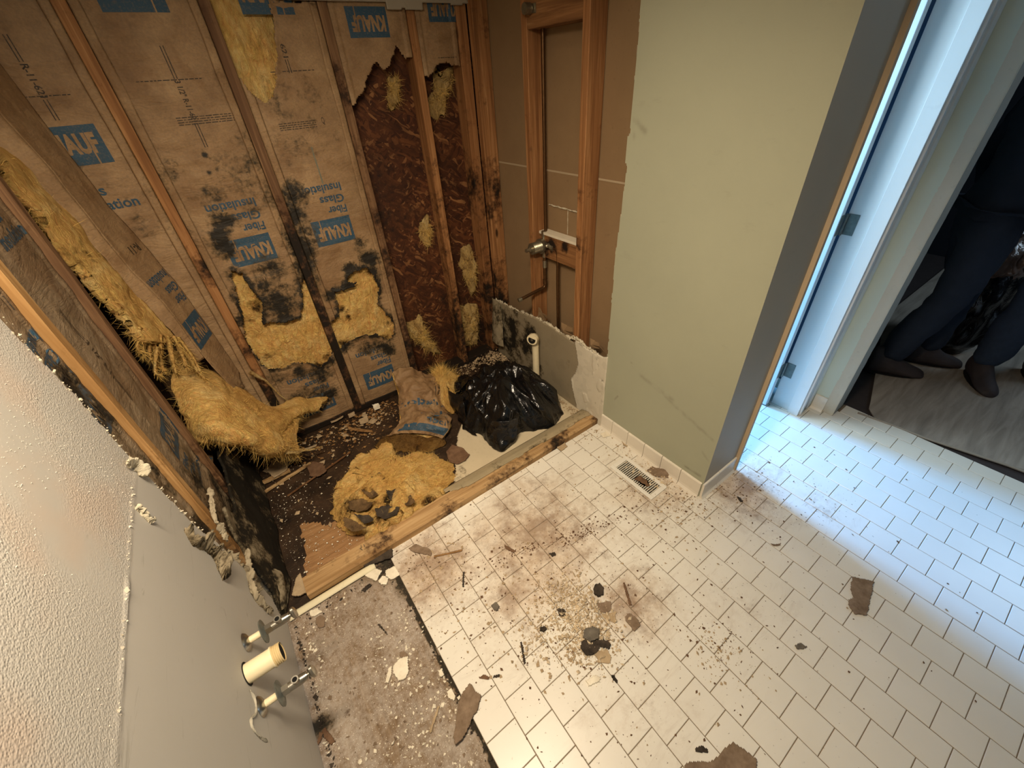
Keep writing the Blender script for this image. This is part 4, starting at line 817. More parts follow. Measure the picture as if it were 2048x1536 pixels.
for t_, px, py, a in (('Fiber', 378, 925, 0), ('Glass', 392, 945, 0)):
    L_, Fq = text_vf(t_, .085, .034, .02); B0 = fl(px, py, .362); Xd = np.array([.8, .6, 0]); Yd = np.array([-.6, .8, 0])
    mesh('printed_text', B0+L_[:, :1]*Xd+L_[:, 1:]*Yd, Fq, INK, o, False, {'mold': np.full(len(L_), -.5)})

# =================================================================== LOW REMNANT OF THE PLUMBING WALL
zt = lambda Y: np.interp(Y, [1.306, 1.33, 1.45, 1.53, 1.55, 1.67, 1.85, 2.05, 2.27, 2.34], [.468, .458, .452, .470, .440, .454, .462, .436, .424, .42])
pmf = moldfn([(.415, 2.15, .30, .14, 1.0), (.415, 2.02, .20, .12, .95), (.415, 2.2, .15, .2, .9), (.415, 1.95, .32, .10, .7), (.415, 2.3, .3, .1, .6), (.415, 1.9, .10, .10, .7), (.415, 2.10, .42, .05, .7)], 22, .6, -.5)
pr = thing('wallboard_remnant', 'low brown wallboard remnant at the plumbing wall foot, moldy at its far end', 'wallboard', (.42, 1.85, 0))
sheet('board', gx(1.50, 2.345, .006), gx(.0, .50, .006), lambda Y, Z: f3(.416+.002*fbm(f3(1, Y, Z), 9, 3, 2), Y, Z), lambda Y, Z: Z < zt(Y)+.006*fbm(f3(1, Y, Z), 40, 4, 7), GYPG, pr, {'mold': lambda Y, Z: pmf(f3(.415, Y, Z))}, thick=.011)
cr = ribbon('crumbled_top_edge', [(.420, y, zt(y)+.002) for y in (2.33, 2.2, 2.05, 1.9, 1.75, 1.62, 1.53, 1.45, 1.38)], .006, PLAS_E, .004, 9, pr, amp=.008)
def pk(Y, Z):
    L = np.interp(Z, [0, .1, .2, .25, .33, .47], [1.50, 1.54, 1.56, 1.53, 1.51, 1.545]); return (Z < zt(Y)+.005*fbm(f3(1, Y, Z), 30, 3, 7)) & (Y < L+.006*fbm(f3(1, Y, Z), 30, 3, 9))
wpz = sheet('plaster_patch', gx(1.306, 1.60, .005), gx(.0, .50, .005), lambda Y, Z: f3(.4135+.0015*fbm(f3(1, Y, Z), 26, 4, 2)-.003*(fbm(f3(1, Y, Z*.4), 18, 3, 4) > .28), Y, Z), pk, PLAS, None, {'mold': lambda Y, Z: np.clip(-.55+.9*fbm(f3(1, Y, Z), 22, 3, 6), -1, .45)}, thick=.010)
tag(rb(wpz), 'cracked white plaster patch between the brown remnant and the green wall', 'plaster')
for k, (y, z, r) in enumerate([(1.63, .47, .05), (1.88, .475, .05), (1.42, .475, .035)]):
    a = np.linspace(0, 2*np.pi, 12, endpoint=False); rr = r*(1+.3*np.array([math.sin(3*k+q*2.1) for q in range(12)])); 
    o = mesh('paper_scrap', [(.446+.008*math.sin(q), y+rr[q]*math.cos(a[q])*1.3, z+rr[q]*math.sin(a[q])*.7) for q in range(12)], [tuple(range(12))], GYPB); solid(o, .002)
    tag(rb(o), ['torn brown paper flap behind the plaster near the nail-pocked stud', 'torn brown paper flap behind the remnant edge below the mixing valve', 'small brown paper flap above the white plaster patch'][k], 'paper')
# tape peeling in the far corner
ctrl = [[(.405, 2.345, .44), (.400, 2.30, .43), (.404, 2.255, .42)], [(.395, 2.34, .36), (.385, 2.29, .36), (.398, 2.235, .35)], [(.37, 2.33, .25), (.36, 2.27, .25), (.38, 2.21, .24)], [(.35, 2.32, .14), (.35, 2.25, .12), (.37, 2.20, .12)]]
o, _, _ = drape('peeling_tape', ctrl, 40, 24, GYPG, None, .008, 18, .05, .003, 4, attrs={'mold': lambda P: np.clip(.1+.8*fbm(P, 22, 3, 9), -1, 1)}); tag(rb(o), 'grey moldy tape peeling in the back right corner above the rubble', 'tape')

# =================================================================== SHOWER PLUMBING
pp = .488; py_ = 1.872
rp = tube('riser_pipe', [(pp, py_, 1.80), (pp, py_, .935)], .0085, COPPER); tag(rb(rp), 'straight copper riser pipe up to the shower head fitting', 'pipe')
sh = thing('shower_head_fitting', 'dull metal elbow fitting for the shower head on the top block', 'fitting', (.47, 1.872, 1.80))
tube('elbow', [(pp, py_, 1.79), (pp, py_, 1.815), (pp-.006, py_, 1.828), (pp-.02, py_, 1.835), (.425, py_, 1.835)], [.013, .015, .015, .015, .014], BRASS, sh)
tube('threaded_collar', [(.425, py_, 1.835), (.395, py_, 1.835)], .019, BRASS, sh, 8); box('mounting_ear', .428, .432, py_-.03, py_+.03, 1.82, 1.85, BRASS, sh, .001)
mv = thing('mixing_valve', 'dull metal shower mixing valve with a threaded barrel pointing into the alcove', 'valve', (.46, 1.86, .86))
zc = .885
body = tubevf([(.505, py_, zc), (.500, py_, zc), (.462, py_, zc), (.455, py_, zc), (.445, py_, zc)], [.020, .032, .034, .040, .040], 20)
mesh('valve_body', *merge([body, tubevf([(.478, py_+.062, zc+.004), (.478, py_-.062, zc+.004)], .014, 14), tubevf([(.478, py_, zc+.06), (.478, py_, zc-.065)], .014, 14)]), BRASS, mv, True).modifiers.new('e', 'EDGE_SPLIT').split_angle = .8
th = [(.445-.0035*i, py_, zc) for i in range(17)]; tube('threaded_barrel', th, [.0275 if i % 2 else .0300 for i in range(17)], BRASS, mv, 24)
tube('stem', [(.390, py_, zc), (.375, py_, zc), (.372, py_, zc), (.352, py_, zc)], [.016, .016, .010, .010], BRASS, mv, 12)
for dy, dz in ((.045, .035), (-.045, .035)): tube('screw_stop', [(.478, py_+dy, zc+dz*.3), (.455, py_+dy, zc+dz*.3), (.448, py_+dy, zc+dz*.3)], [.012, .012, .006], BRASS, mv, 10)
tube('union_nut', [(.478, py_, zc+.05), (.478, py_, zc+.075)], .016, BRASS, mv, 6); tube('union_nut', [(.478, py_-.055, zc), (.478, py_-.08, zc)], .017, BRASS, mv, 6)
pt = tube('supply_pipe', [(.478, py_-.06, zc+.004)]+arc((.478, py_-.085, zc-.021), (0, -1, 0), (0, 0, 1), .025, math.pi/2, 0, 6)+[(.478, py_-.11, .70), (.480, py_-.112, .44), (.48, py_-.112, .05)], .0085, COPPER); tag(rb(pt), 'right copper supply pipe dropping from the mixing valve', 'pipe')
pt = tube('supply_pipe', [(.478, py_+.06, zc+.004)]+arc((.478, py_+.070, zc-.006), (0, 1, 0), (0, 0, 1), .010, math.pi/2, 0, 5)+[(.478, py_+.082, .78), (.478, py_+.082, .55), (.478, py_+.08, .05)], .0085, COPPER); tag(rb(pt), 'left copper supply pipe dropping from the mixing valve beside the stud', 'pipe')
sp = thing('tub_spout_pipe', 'copper pipe running down from the valve and sticking out over the board remnant', 'pipe', (.47, py_, .62))
tube('pipe', [(.478, py_, zc-.06), (.478, py_, .66)]+arc((.458, py_, .660), (1, 0, 0), (0, 0, -1), .020, 0, math.pi/2, 6)+[(.44, py_+.0, .640), (.30, py_+.012, .615)], .0095, COPPER, sp)
tube('coupling', [(.478, py_, .80), (.478, py_, .76)], .0125, BRASS, sp); tube('coupling', [(.478, py_, .69), (.478, py_, .665)], .0125, COPPER, sp); tube('end_cap', [(.315, py_+.011, .618), (.295, py_+.013, .614)], .012, BRASS, sp)
for y0_, z0_, y1_, z1_ in ((1.895, 1.095, 1.70, 1.093), (1.73, 1.09, 1.73, .96), (1.85, .80, 1.68, .80)): pass
sc_ = ribbon('trim_10', [(.519, 1.88, 1.085), (.519, 1.82, 1.083), (.519, 1.72, 1.083), (.519, 1.60, 1.083)], .0022, PLAS_E, .001, 3, amp=.003); struct(sc_)
sc_ = ribbon('trim_11', [(.519, 1.735, 1.08), (.519, 1.735, 1.02), (.519, 1.735, .96)], .0016, PLAS_E, .001, 4, amp=.003); struct(sc_)
sc_ = ribbon('trim_12', [(.519, 1.86, .80), (.519, 1.75, .80), (.519, 1.62, .795)], .002, PLAS_E, .001, 5, amp=.003); struct(sc_)
# drain stub of the tub in cream plastic
ps = thing('drain_pipe', 'cream plastic pipe with an open ringed mouth rising behind the black bag', 'pipe', (.36, 1.84, 0))
tube('pipe', [(.372, 1.845, .0), (.372, 1.845, .30), (.370, 1.845, .335)], .021, PVC, ps, 20)
elv = [(.370, 1.845, .325), (.368, 1.843, .350), (.356, 1.835, .368), (.338, 1.825, .372)]; tube('elbow', elv, [.023, .027, .029, .030], PVC, ps, 20, False)
tube('rim', [(.346, 1.829, .3718), (.328, 1.819, .3728)], [.033, .033], PVC, ps, 24, True); tube('mouth', [(.3275, 1.8187, .3728), (.3270, 1.8184, .3729)], .023, HOLE_SHADE, ps, 24); tube('inner_ring', [(.327, 1.8184, .3729), (.3262, 1.818, .373)], .008, BRASS, ps, 8)  # mouth disc coloured near-black for the shade inside the pipe

# =================================================================== SINK STUBS ON THE LEFT WALL
def shutoff(label, y, z, L, seed):
    t = thing('shutoff_valve', label, 'valve', (WX, y, z), 'sink shutoff valves'); X = lambda d: (WX+d, y, z-.0*d)
    tube('escutcheon', [X(.001), X(.006), X(.012)], [.026, .022, .009], CHROME, t, 24); tube('stub_pipe', [X(.004), X(.05)], .009, PVC, t, 12)
    tube('collar_disc', [X(.044), X(.047), X(.052)], [.031, .033, .012], STEEL, t, 28); tube('compression_nut', [X(.052), X(.068)], .0135, CHROME, t, 6)
    tube('valve_body', [X(.068), X(.095), X(.112)], [.0115, .0125, .010], CHROME, t, 16); tube('outlet', [(WX+.088, y, z), (WX+.088, y-.004, z+.024)], .009, CHROME, t, 14); tube('bore_shade_disc', [(WX+.088, y-.004, z+.0235), (WX+.088, y-.0041, z+.0245)], .006, HOLE_SHADE, t, 12)  # bore is a dark disc in place of shade down the outlet
    tube('handle_stem', [X(.112), X(.120)], .006, CHROME, t, 10)
    V, F = tubevf([X(.118), X(.122), X(.128), X(.131)], [.014, .021, .021, .015], 20); V = [np.array([v[0], y+(v[1]-y)*.62, z+(v[2]-z)*1.15]) for v in V]; o = mesh('handle', V, F, CHROME, t, True); o.modifiers.new('e', 'EDGE_SPLIT').split_angle = .8
shutoff('chrome shutoff valve stub nearer the shower alcove', 1.004, .45, .09, 1)
shutoff('chrome shutoff valve stub below the white drain pipe', .840, .42, .09, 2)
dp = thing('drain_stub', 'short white plastic drain stub with a threaded ring on the grey wall', 'pipe', (WX, .906, .47)); X = lambda d: (WX+d, .906, .472)
tube('pipe', [X(-.01), X(.062)], .0245, PVC, dp, 28); tube('shoulder', [X(.060), X(.064)], .027, PVC, dp, 28); tube('threaded_ring', [X(.064+.0022*i) for i in range(10)], [.0235 if i % 2 else .0255 for i in range(10)], simple('yellowed_threads', srgb(206, 184, 138), .5), dp, 28, False)
tube('mouth', [X(.0800), X(.0815)], .0215, HOLE_SHADE, dp, 24); tube('wall_gap_shade', [X(.0006), X(.0012)], [.030, .030], HOLE_SHADE, dp, 24)  # dark discs carry the shade of the pipe bore and the wall gap
for k, pts in enumerate([[(500, 1380), (510, 1400), (512, 1425), (502, 1440), (508, 1460), (525, 1478), (535, 1482)], [(251, 1176), (253, 1182), (255, 1187)]]):
    o = ribbon('caulk_smear', [wp(a, b, 0, WX+.002) for a, b in pts], .0028, simple('old_caulk', srgb(172, 166, 150), .8), .002, k, amp=.0015); tag(rb(o), ['thin crooked bead of old caulk below the drain stub', 'small nub of dried putty on the long seam of the grey wall'][k], 'caulk')

# =================================================================== CURB, TRIM, PAN
cb_ = lumber('curb_board', None, -1.19, .412, 1.335, 1.425, -.002, .036, WOOD_LX, 0, moldfn([(-.2, 1.38, .036, .3, .12), (.2, 1.36, .03, .35, .22), (-.5, 1.35, .0, .3, .05)], 9, .75, -.42), wob=.0022); tag(cb_, 'long pale two-by-four lying as the shower curb', 'lumber')
o = sheet('curb_membrane', gx(-.52, .41, .01), np.linspace(0, 1, 14), lambda A, B: f3(A, 1.378+.085*B, .0395+.002*fbm(f3(A, B, 0), 8, 3, 2)-.03*np.clip(B-.45, 0, 1)), lambda A, B: B > .05+.3*fbm(f3(A, B, 2), 6, 3, 7)+.8*np.clip((-.42-A)*8, 0, 1), m_gyp('grey_green_membrane', srgb(112, 108, 88), srgb(184, 164, 130)), None, {'mold': lambda A, B: np.clip(-.35+.9*fbm(f3(A, B*.1, 2), 9, 4, 7), -1, .5)}, thick=.002); tag(rb(o), 'grey-green stained membrane strip along the inner side of the curb', 'membrane')
o = sheet('base_strip', gx(-1.275, -.93, .012), np.linspace(0, 1, 6), lambda A, B: f3(A, 1.300+.030*B, -.002+.006*np.sin(np.clip(B*3.14, 0, 3.14))+.001*fbm(f3(A, B, 0), 12, 3, 2)), None, m_gyp('yellowed_white_strip', srgb(206, 196, 162), srgb(228, 220, 192), False), None, thick=.006); tag(rb(o), 'yellowed white strip lying along the front of the curb over the bare subfloor', 'trim')
pn = sheet('shower_pan_remnant', gx(-.46, .41, .008), gx(1.44, 1.95, .008), lambda A, B: f3(A, B, .006+.002*fbm(f3(A, B), 9, 3, 2)), lambda A, B: (B < np.interp(A, [-.46, -.40, -.30, -.2, .41], [1.46, 1.56, 1.72, 1.84, 1.90])+.02*fbm(f3(A, B), 22, 4, 3)), m_gyp('chalky_pan_surface', srgb(178, 164, 136), srgb(208, 194, 166)), None, {'mold': lambda A, B: np.clip(-.45+.8*fbm(f3(A, B, 2), 8, 4, 7)+.5*(A < -.36), -1, .6)}, thick=.004); tag(rb(pn), 'chalky white remnant of the shower floor under the black bag', 'shower pan')
#PART3
# =================================================================== LOOSE THINGS IN THE ALCOVE
def dn(P): return P
# black trash bag
bo = [fl(*p)[:2] for p in [(905, 800), (925, 862), (965, 873), (985, 898), (1006, 903), (1022, 890), (1036, 872), (1060, 866), (1112, 858), (1128, 826)]]+[np.array(q) for q in [(.385, 1.66), (.375, 1.86), (.25, 2.02), (.08, 2.12), (-.10, 2.16), (-.16, 2.05)]]
tb = thing('trash_bag', 'glossy black plastic trash bag slumped on the alcove floor by the cream pipe', 'bag', (.13, 1.78, .0))
def bagmesh():
    o, V, N = mound('bag_body', bo, .215, BAG, tb, 12, 110, 320, .016, 6, 4.2, base=.006, top=(.14, 1.80), jag=.02, fold=(46, .030, .022, 5), low=.35); return o
bagmesh()
ctrl = [[fl(925, 790, .16), fl(905, 785, .15), fl(888, 768, .13)], [fl(930, 820, .12), fl(912, 812, .10), fl(898, 795, .09)], [fl(940, 850, .05), fl(925, 845, .04), fl(910, 825, .03)], [fl(955, 872, .02), fl(942, 868, .02), fl(930, 858, .02)]]
o, _, _ = drape('bag_flap', ctrl, 50, 30, BAG, tb, .012, 12, .03, .0012, 5, ridge=.01)
ctrl = [[fl(985, 840, .17), fl(1010, 842, .17), fl(1035, 835, .17)], [fl(975, 865, .09), fl(1005, 868, .10), fl(1035, 862, .09)], [fl(985, 895, .02), fl(1002, 903, .02), fl(1020, 892, .02)]]
o, _, _ = drape('bag_corner', ctrl, 50, 40, BAG, tb, .012, 10, .0, .0012, 6, ridge=.010)
# fallen kraft-faced batt between the stud foot and the bag
fb = thing('fallen_batt', 'crumpled kraft-faced batt fallen on the alcove floor beside the black bag', 'insulation', tuple(fl(840, 850)))
ctrl = [[hpt(783, 742, 2.30), hpt(815, 735, 2.27), hpt(850, 745, 2.24), hpt(885, 752, 2.22), hpt(905, 765, 2.2)],
        [hpt(795, 778, 2.20), hpt(825, 768, 2.14), hpt(860, 772, 2.10), hpt(888, 782, 2.10), hpt(902, 800, 2.12)],
        [hpt(800, 815, 2.12), hpt(830, 806, 2.05), hpt(862, 808, 2.02), hpt(885, 815, 2.03), hpt(898, 828, 2.06)],
        [fl(800, 850, .05), fl(830, 838, .10), fl(862, 838, .11), fl(885, 845, .08), fl(900, 850, .04)],
        [fl(770, 872, .02), fl(806, 868, .05), fl(842, 868, .06), fl(868, 872, .04), fl(885, 878, .02)]]
fbm_ = lambda P: np.clip(-.55+1.0*fbm(P, 9, 4, 8)+.9*np.clip((1.97-P[..., 1])*6, 0, 1)*.6, -1, .9)
o, Pf, Nf = drape('kraft_facing', ctrl, 110, 90, KRAFT, fb, .020, 12, .03, .004, 12, ridge=.014, attrs={'mold': fbm_}); drape_grid = drape.P
ctrl2 = [[p+np.array([0, .02, -.035]) for p in r] for r in ctrl]
o, a, b = drape('fiberglass', ctrl2, 60, 50, FIBER, fb, .02, 10, .02, .03, 13, attrs={'mold': lambda P: np.clip(-.2+.7*fbm(P, 9, 4, 8), -1, .9)})
GP = drape_grid
def onpatch(name, uv, F, u0, v0, su, sv, mat, lift=.004):
    uv = np.asarray(uv); U = np.clip(u0+uv[:, 1]*su, 0, 1)*(GP.shape[0]-1); Vv = np.clip(v0-uv[:, 0]*sv, 0, 1)*(GP.shape[1]-1); Q = GP[np.round(U).astype(int), np.round(Vv).astype(int)]
    Q = Q+(CAM-Q)/np.linalg.norm(CAM-Q, axis=1, keepdims=True)*lift; return mesh(name, Q, F, mat, fb, False, {'mold': np.clip(-.45+.9*fbm(Q, 20, 3, 4), -1, .6)})
for t_, u0, wd in (('Glass', .66, .62), ('Fiber', .80, .50), ('Insulation', .52, .90)):
    L_, Fq = text_vf(t_, 1, 1, .02); onpatch('printed_text', L_, Fq, u0, .94, -.085, wd, INK)
gu, gF = Face.grid(None, 1, 1, .06); onpatch('printed_logo', gu, gF, .93, .95, -.10, .80, INK)
gu = np.array([(i/30, j/6) for i in range(31) for j in (0, 1)]); 
for dv in (0, .05): onpatch('printed_rule', np.array([(a_, b_) for b_ in np.linspace(0, 1, 12) for a_ in (0, .5)]), [(2*i, 2*i+1, 2*i+3, 2*i+2) for i in range(11)], .40, .60+dv, -.22, .035, INKB)
o, V_, N_ = mound('fiberglass_tuft', [fl(*p)[:2] for p in [(850, 770), (925, 762), (930, 800), (905, 830), (860, 800)]], .20, FIBER, fb, 3, 30, 90, .04, 9, 1.6, jag=.04, attrs={'mold': lambda P: np.clip(-.7+.6*fbm(P, 12, 3, 2), -1, 0)})
fuzz('loose_fibers', V_, N_, 1800, .05, FUZZ, fb, 3, hang=-.4)
# wet brown fiber mat in front of it, and the pale yellow piece on the curb
o, V_, N_ = mound('fiber_mat', [fl(*p)[:2] for p in [(745, 893), (775, 868), (830, 860), (885, 868), (892, 890), (850, 905), (800, 905), (760, 915)]], .05, m_glassfib('wet_brown_fiberglass', srgb(84, 62, 36), srgb(122, 94, 54), srgb(150, 120, 70)), None, 5, 26, 90, .022, 14, 1.8, jag=.03, attrs={'mold': lambda P: np.clip(.05+.8*fbm(P, 14, 3, 2), -1, .8)})
fuzz('loose_fibers', V_, N_, 900, .03, simple('brown_strands', srgb(132, 100, 58), .9), o, 8); tag(rb(o), 'wet brown fiberglass mat between the fallen batt and the yellow piece', 'insulation')
yo = [fl(*p)[:2] for p in [(694, 958), (700, 940), (742, 922), (780, 905), (800, 920), (838, 903), (872, 912), (905, 925), (912, 955), (893, 975), (888, 1000), (858, 1020), (812, 1052), (780, 1072), (735, 1080), (700, 1076), (680, 1058), (664, 1018), (672, 990), (690, 975)]]
ymb = moldfn([tuple(fl(*p, .05))+(r, w) for p, r, w in [((705, 1015), .07, 1.0), ((742, 1018), .06, 1.0), ((765, 1035), .06, 1.1), ((785, 1000), .05, 1.1), ((735, 990), .05, .7), ((680, 1030), .05, .9), ((722, 962), .03, .7), ((868, 1000), .05, .5), ((705, 1050), .03, .6)]], 18, .7, -.65)
yp = thing('insulation_piece', 'bright yellow torn fiberglass piece with charred grey patches beside the curb', 'insulation', tuple(fl(780, 1000)))
o, V_, N_ = mound('fiberglass', yo, .075, FIBER, yp, 9, 80, 240, .024, 13, 2.8, jag=.05, fold=(26, .035, .026, 3, (-.15, .75)), low=.4, attrs={'mold': ymb}); fuzz('loose_fibers', V_, N_, 2600, .022, FUZZ, yp, 5, hang=-.1)
def scrap(name, label, pts, mat, cat, h=.002, curl=.006, z0=.001, step=.003, rag=.004, seed=0, group=None, kind='px', flat=False, parent=None):
    P = [fl(*p, z0)[:2] for p in pts] if kind == 'px' else [np.array(p) for p in pts]; P = np.array(P); c = P.mean(0); R = np.abs(P-c).max()+1e-6
    lo = P.min(0)-.004; hi = P.max(0)+.004; step = max(step, (hi-lo).max()/60)
    def pos(X, Y):
        r2 = ((X-c[0])**2+(Y-c[1])**2)/R**2; z = z0+h/2+curl*(.6*r2+.5*fbm(f3(X, Y), 1.2/R*.35, 3, seed)+.25); return f3(X, Y, np.maximum(z, z0+h/2))
    o = sheet(name, gx(lo[0], hi[0], step), gx(lo[1], hi[1], step), pos, lambda X, Y: sdpoly(X, Y, [tuple(p) for p in P])+rag*fbm(f3(X, Y), 60, 3, seed+3) < 0, mat, parent, {'mold': lambda X, Y: 0*X-1}, smooth=not flat, thick=h)
    if parent: return o
    if not len(o.data.polygons): print('EMPTY', name, label)
    return tag(rb(o), label, cat, group)
CH = [([(690, 1040), (715, 1046), (735, 1062), (712, 1068), (692, 1058)], S_CHAR), ([(800, 1000), (822, 994), (834, 1006), (815, 1016)], S_CHAR), ([(745, 960), (760, 950), (772, 962), (756, 972)], S_CHAR), ([(700, 1008), (725, 1000), (748, 1010), (742, 1022), (718, 1026), (702, 1022)], S_CHAR), ([(752, 1022), (775, 1012), (800, 1020), (796, 1034), (770, 1042), (755, 1036)], S_DARK), ([(775, 988), (795, 982), (806, 992), (800, 1004), (782, 1004)], S_DARK), ([(728, 990), (748, 984), (760, 992), (744, 1000)], S_CHAR), ([(712, 1034), (738, 1032), (752, 1044), (730, 1050)], S_DARK)]
for k, (pp_, mm_) in enumerate(CH): scrap('charred_paper', None, pp_, mm_, None, .001, .022, z0=.078, rag=.006, seed=k+90, parent=yp)
def quad(px, py, w, l, a, z=0):                  # small rectangle outline in world metres round a pixel
    c = fl(px, py, z)[:2]; ca, sa = math.cos(a), math.sin(a); return [(c[0]+x*ca-y*sa, c[1]+x*sa+y*ca) for x, y in ((-w/2, -l/2), (w/2, -l/2), (w/2, l/2), (-w/2, l/2))]
def blobp(px, py, r, seed=0, n=11, e=1.0): 
    c = fl(px, py)[:2]; q = random.Random(seed); return [(c[0]+r*q.uniform(.65, 1.2)*math.cos(2*math.pi*i/n), c[1]+e*r*q.uniform(.65, 1.2)*math.sin(2*math.pi*i/n)) for i in range(n)]
W = lambda *a, **k: scrap(*a, kind='w', **k)
scrap('paper_scrap', 'large brown paper scrap with a folded lobe lying alone on the far tiles', [(1703, 1156), (1745, 1166), (1742, 1190), (1736, 1212), (1733, 1234), (1722, 1230), (1708, 1230), (1696, 1212), (1697, 1200), (1706, 1196), (1700, 1180)], S_BROWN, 'paper', .001, .012, rag=.003, seed=1)
scrap('paper_scrap', 'big stained brown paper sheet at the bottom edge of the floor', [(1365, 1545), (1372, 1528), (1395, 1522), (1420, 1523), (1440, 1510), (1446, 1500), (1466, 1484), (1490, 1500), (1512, 1520), (1513, 1560), (1440, 1590)], S_BROWN, 'paper', .0012, .010, rag=.004, seed=2)
scrap('paper_scrap', 'small charred flake beside the big brown paper sheet', [(1392, 1497), (1404, 1492), (1416, 1502), (1417, 1506), (1400, 1503), (1391, 1502)], S_DARK, 'paper', .002, .003, seed=3)
b_ = scrap('board_scrap', 'long brown board piece lying across the broken tile edge', [(907, 1478), (915, 1430), (922, 1395), (940, 1370), (953, 1385), (964, 1392), (955, 1420), (945, 1438), (930, 1470), (912, 1490)], S_BROWN, 'board', .009, .004, z0=.004, rag=.004, seed=4)
scrap('charred_chip', 'round charred black chip above the dusty rubble patch', [(1187, 1180), (1190, 1170), (1200, 1168), (1207, 1178), (1206, 1190), (1197, 1195), (1188, 1190)], S_DARK, 'chip', .008, .004, seed=5)
scrap('paper_scrap', 'brown paper chip just right of the dusty rubble patch', [(1193, 1206), (1222, 1204), (1223, 1218), (1215, 1228), (1202, 1226), (1195, 1216)], S_BROWN, 'paper', .0015, .004, seed=6)
scrap('paper_scrap', 'notched tan paper chip overlapping the rubble patch edge', [(1204, 1229), (1222, 1226), (1231, 1225), (1230, 1246), (1218, 1240), (1208, 1236)], S_TAN, 'paper', .0015, .004, seed=7)
scrap('paper_scrap', 'brown flake with ragged lobes right of the rubble patch by a splinter', [(1254, 1229), (1262, 1228), (1277, 1240), (1280, 1252), (1268, 1263), (1257, 1250), (1250, 1240)], S_BROWN, 'paper', .0015, .004, seed=8)
scrap('charred_paper', 'largest charred black paper at the lower end of the rubble patch', [(1162, 1285), (1185, 1282), (1205, 1278), (1222, 1290), (1218, 1300), (1200, 1295), (1190, 1308), (1172, 1312), (1160, 1300)], S_DARK, 'paper', .002, .010, z0=.004, rag=.006, seed=9)
scrap('paper_scrap', 'pale tan square chip under the charred paper', [(1190, 1302), (1214, 1298), (1224, 1316), (1220, 1327), (1196, 1326), (1192, 1314)], S_TAN, 'paper', .003, .002, seed=10)
scrap('paper_scrap', 'crumpled grey-brown wad on top of the rubble patch', [(1168, 1262), (1185, 1255), (1198, 1262), (1197, 1280), (1180, 1286), (1166, 1278)], S_GREY, 'paper', .003, .016, z0=.004, seed=11)
scrap('charred_chip', 'dark notched flake left of the rubble patch', [(1114, 1220), (1124, 1217), (1132, 1222), (1130, 1236), (1120, 1233)], S_DARK, 'chip', .002, .004, seed=12)
scrap('charred_chip', 'small dark grey lump left below the rubble patch', [(1080, 1256), (1090, 1253), (1095, 1260), (1088, 1266), (1081, 1262)], S_DARK, 'chip', .008, .003, seed=13)
scrap('tile_chip', 'clean white oblong tile chip on the tiles', [(1172, 1362), (1190, 1351), (1201, 1356), (1198, 1364), (1178, 1373)], S_WHITE, 'chip', .006, .0, seed=14, rag=.001)
scrap('charred_chip', 'thin black sliver just right of the white tile chip', [(1222, 1350), (1228, 1351), (1236, 1362), (1233, 1366), (1226, 1360)], S_DARK, 'chip', .004, .001, seed=15, rag=.001)
W('wood_splinter', 'brown wood splinter beside the ragged flake', quad(1254, 1188, .007, .085, -.55), S_RED, 'splinter', h=.004, curl=.001, rag=.002, seed=16)
W('wood_splinter', 'dark nail-like splinter left of the rubble patch', quad(1046, 1306, .006, .07, -.45), S_DARK, 'splinter', h=.004, curl=.001, rag=.001, seed=17)
W('wood_splinter', 'short dark splinter with a round head near the tile edge', quad(927, 1160, .006, .062, -.55), S_DARK, 'splinter', h=.004, curl=.001, rag=.001, seed=18)
W('wood_splinter', 'long thin splinter below the curb end of the tiles', quad(897, 1108, .007, .12, 1.15), S_WOOD, 'splinter', h=.004, curl=.002, rag=.001, seed=19)
scrap('tile_shard', 'brown-stained tile shard where the tiles meet the curb', [(820, 1098), (832, 1090), (862, 1100), (862, 1112), (840, 1108), (824, 1104)], S_BROWN, 'shard', .005, .002, seed=20)
scrap('paper_scrap', 'brown flake near the broken tile edge above the long board', [(955, 1356), (968, 1350), (980, 1354), (978, 1360), (962, 1359)], S_RED, 'paper', .002, .003, seed=21)
scrap('paper_scrap', 'tiny dark strip beside the brown flake near the tile edge', [(986, 1352), (999, 1349), (1000, 1354), (987, 1356)], S_DARK, 'paper', .002, .001, seed=22, rag=.001)
scrap('paper_scrap', 'curled thin dark shaving on the tiles near the daylight', [(1538, 1087), (1550, 1089), (1562, 1087), (1560, 1091), (1548, 1093)], S_BROWN, 'shaving', .0012, .003, seed=23, rag=.001)
scrap('charred_chip', 'dark pointed chip on the tiles below the doorway corner', [(1473, 993), (1480, 996), (1486, 1004), (1480, 1004)], S_DARK, 'chip', .003, .001, seed=24, rag=.001)
scrap('charred_chip', 'grey oval chip on the tile joint left of the rubble', [(984, 1212), (992, 1206), (999, 1212), (995, 1222), (988, 1222)], S_GREY, 'chip', .006, .003, seed=25)
scrap('charred_chip', 'dark flake in the crumb trail across the tiles', [(1098, 1108), (1108, 1105), (1112, 1110), (1104, 1114)], S_DARK, 'chip', .003, .002, seed=26)
scrap('charred_chip', 'purple-black torn flake at the left end of the crumb trail', [(1005, 1088), (1018, 1094), (1032, 1104), (1028, 1107), (1015, 1100)], S_RED, 'chip', .002, .004, seed=27)
scrap('paper_scrap', 'brown smudged scrap lying alone on the tiles toward the lower right', [(1590, 1292), (1600, 1288), (1612, 1294), (1604, 1299), (1592, 1298)], S_GREY, 'paper', .002, .003, seed=28)
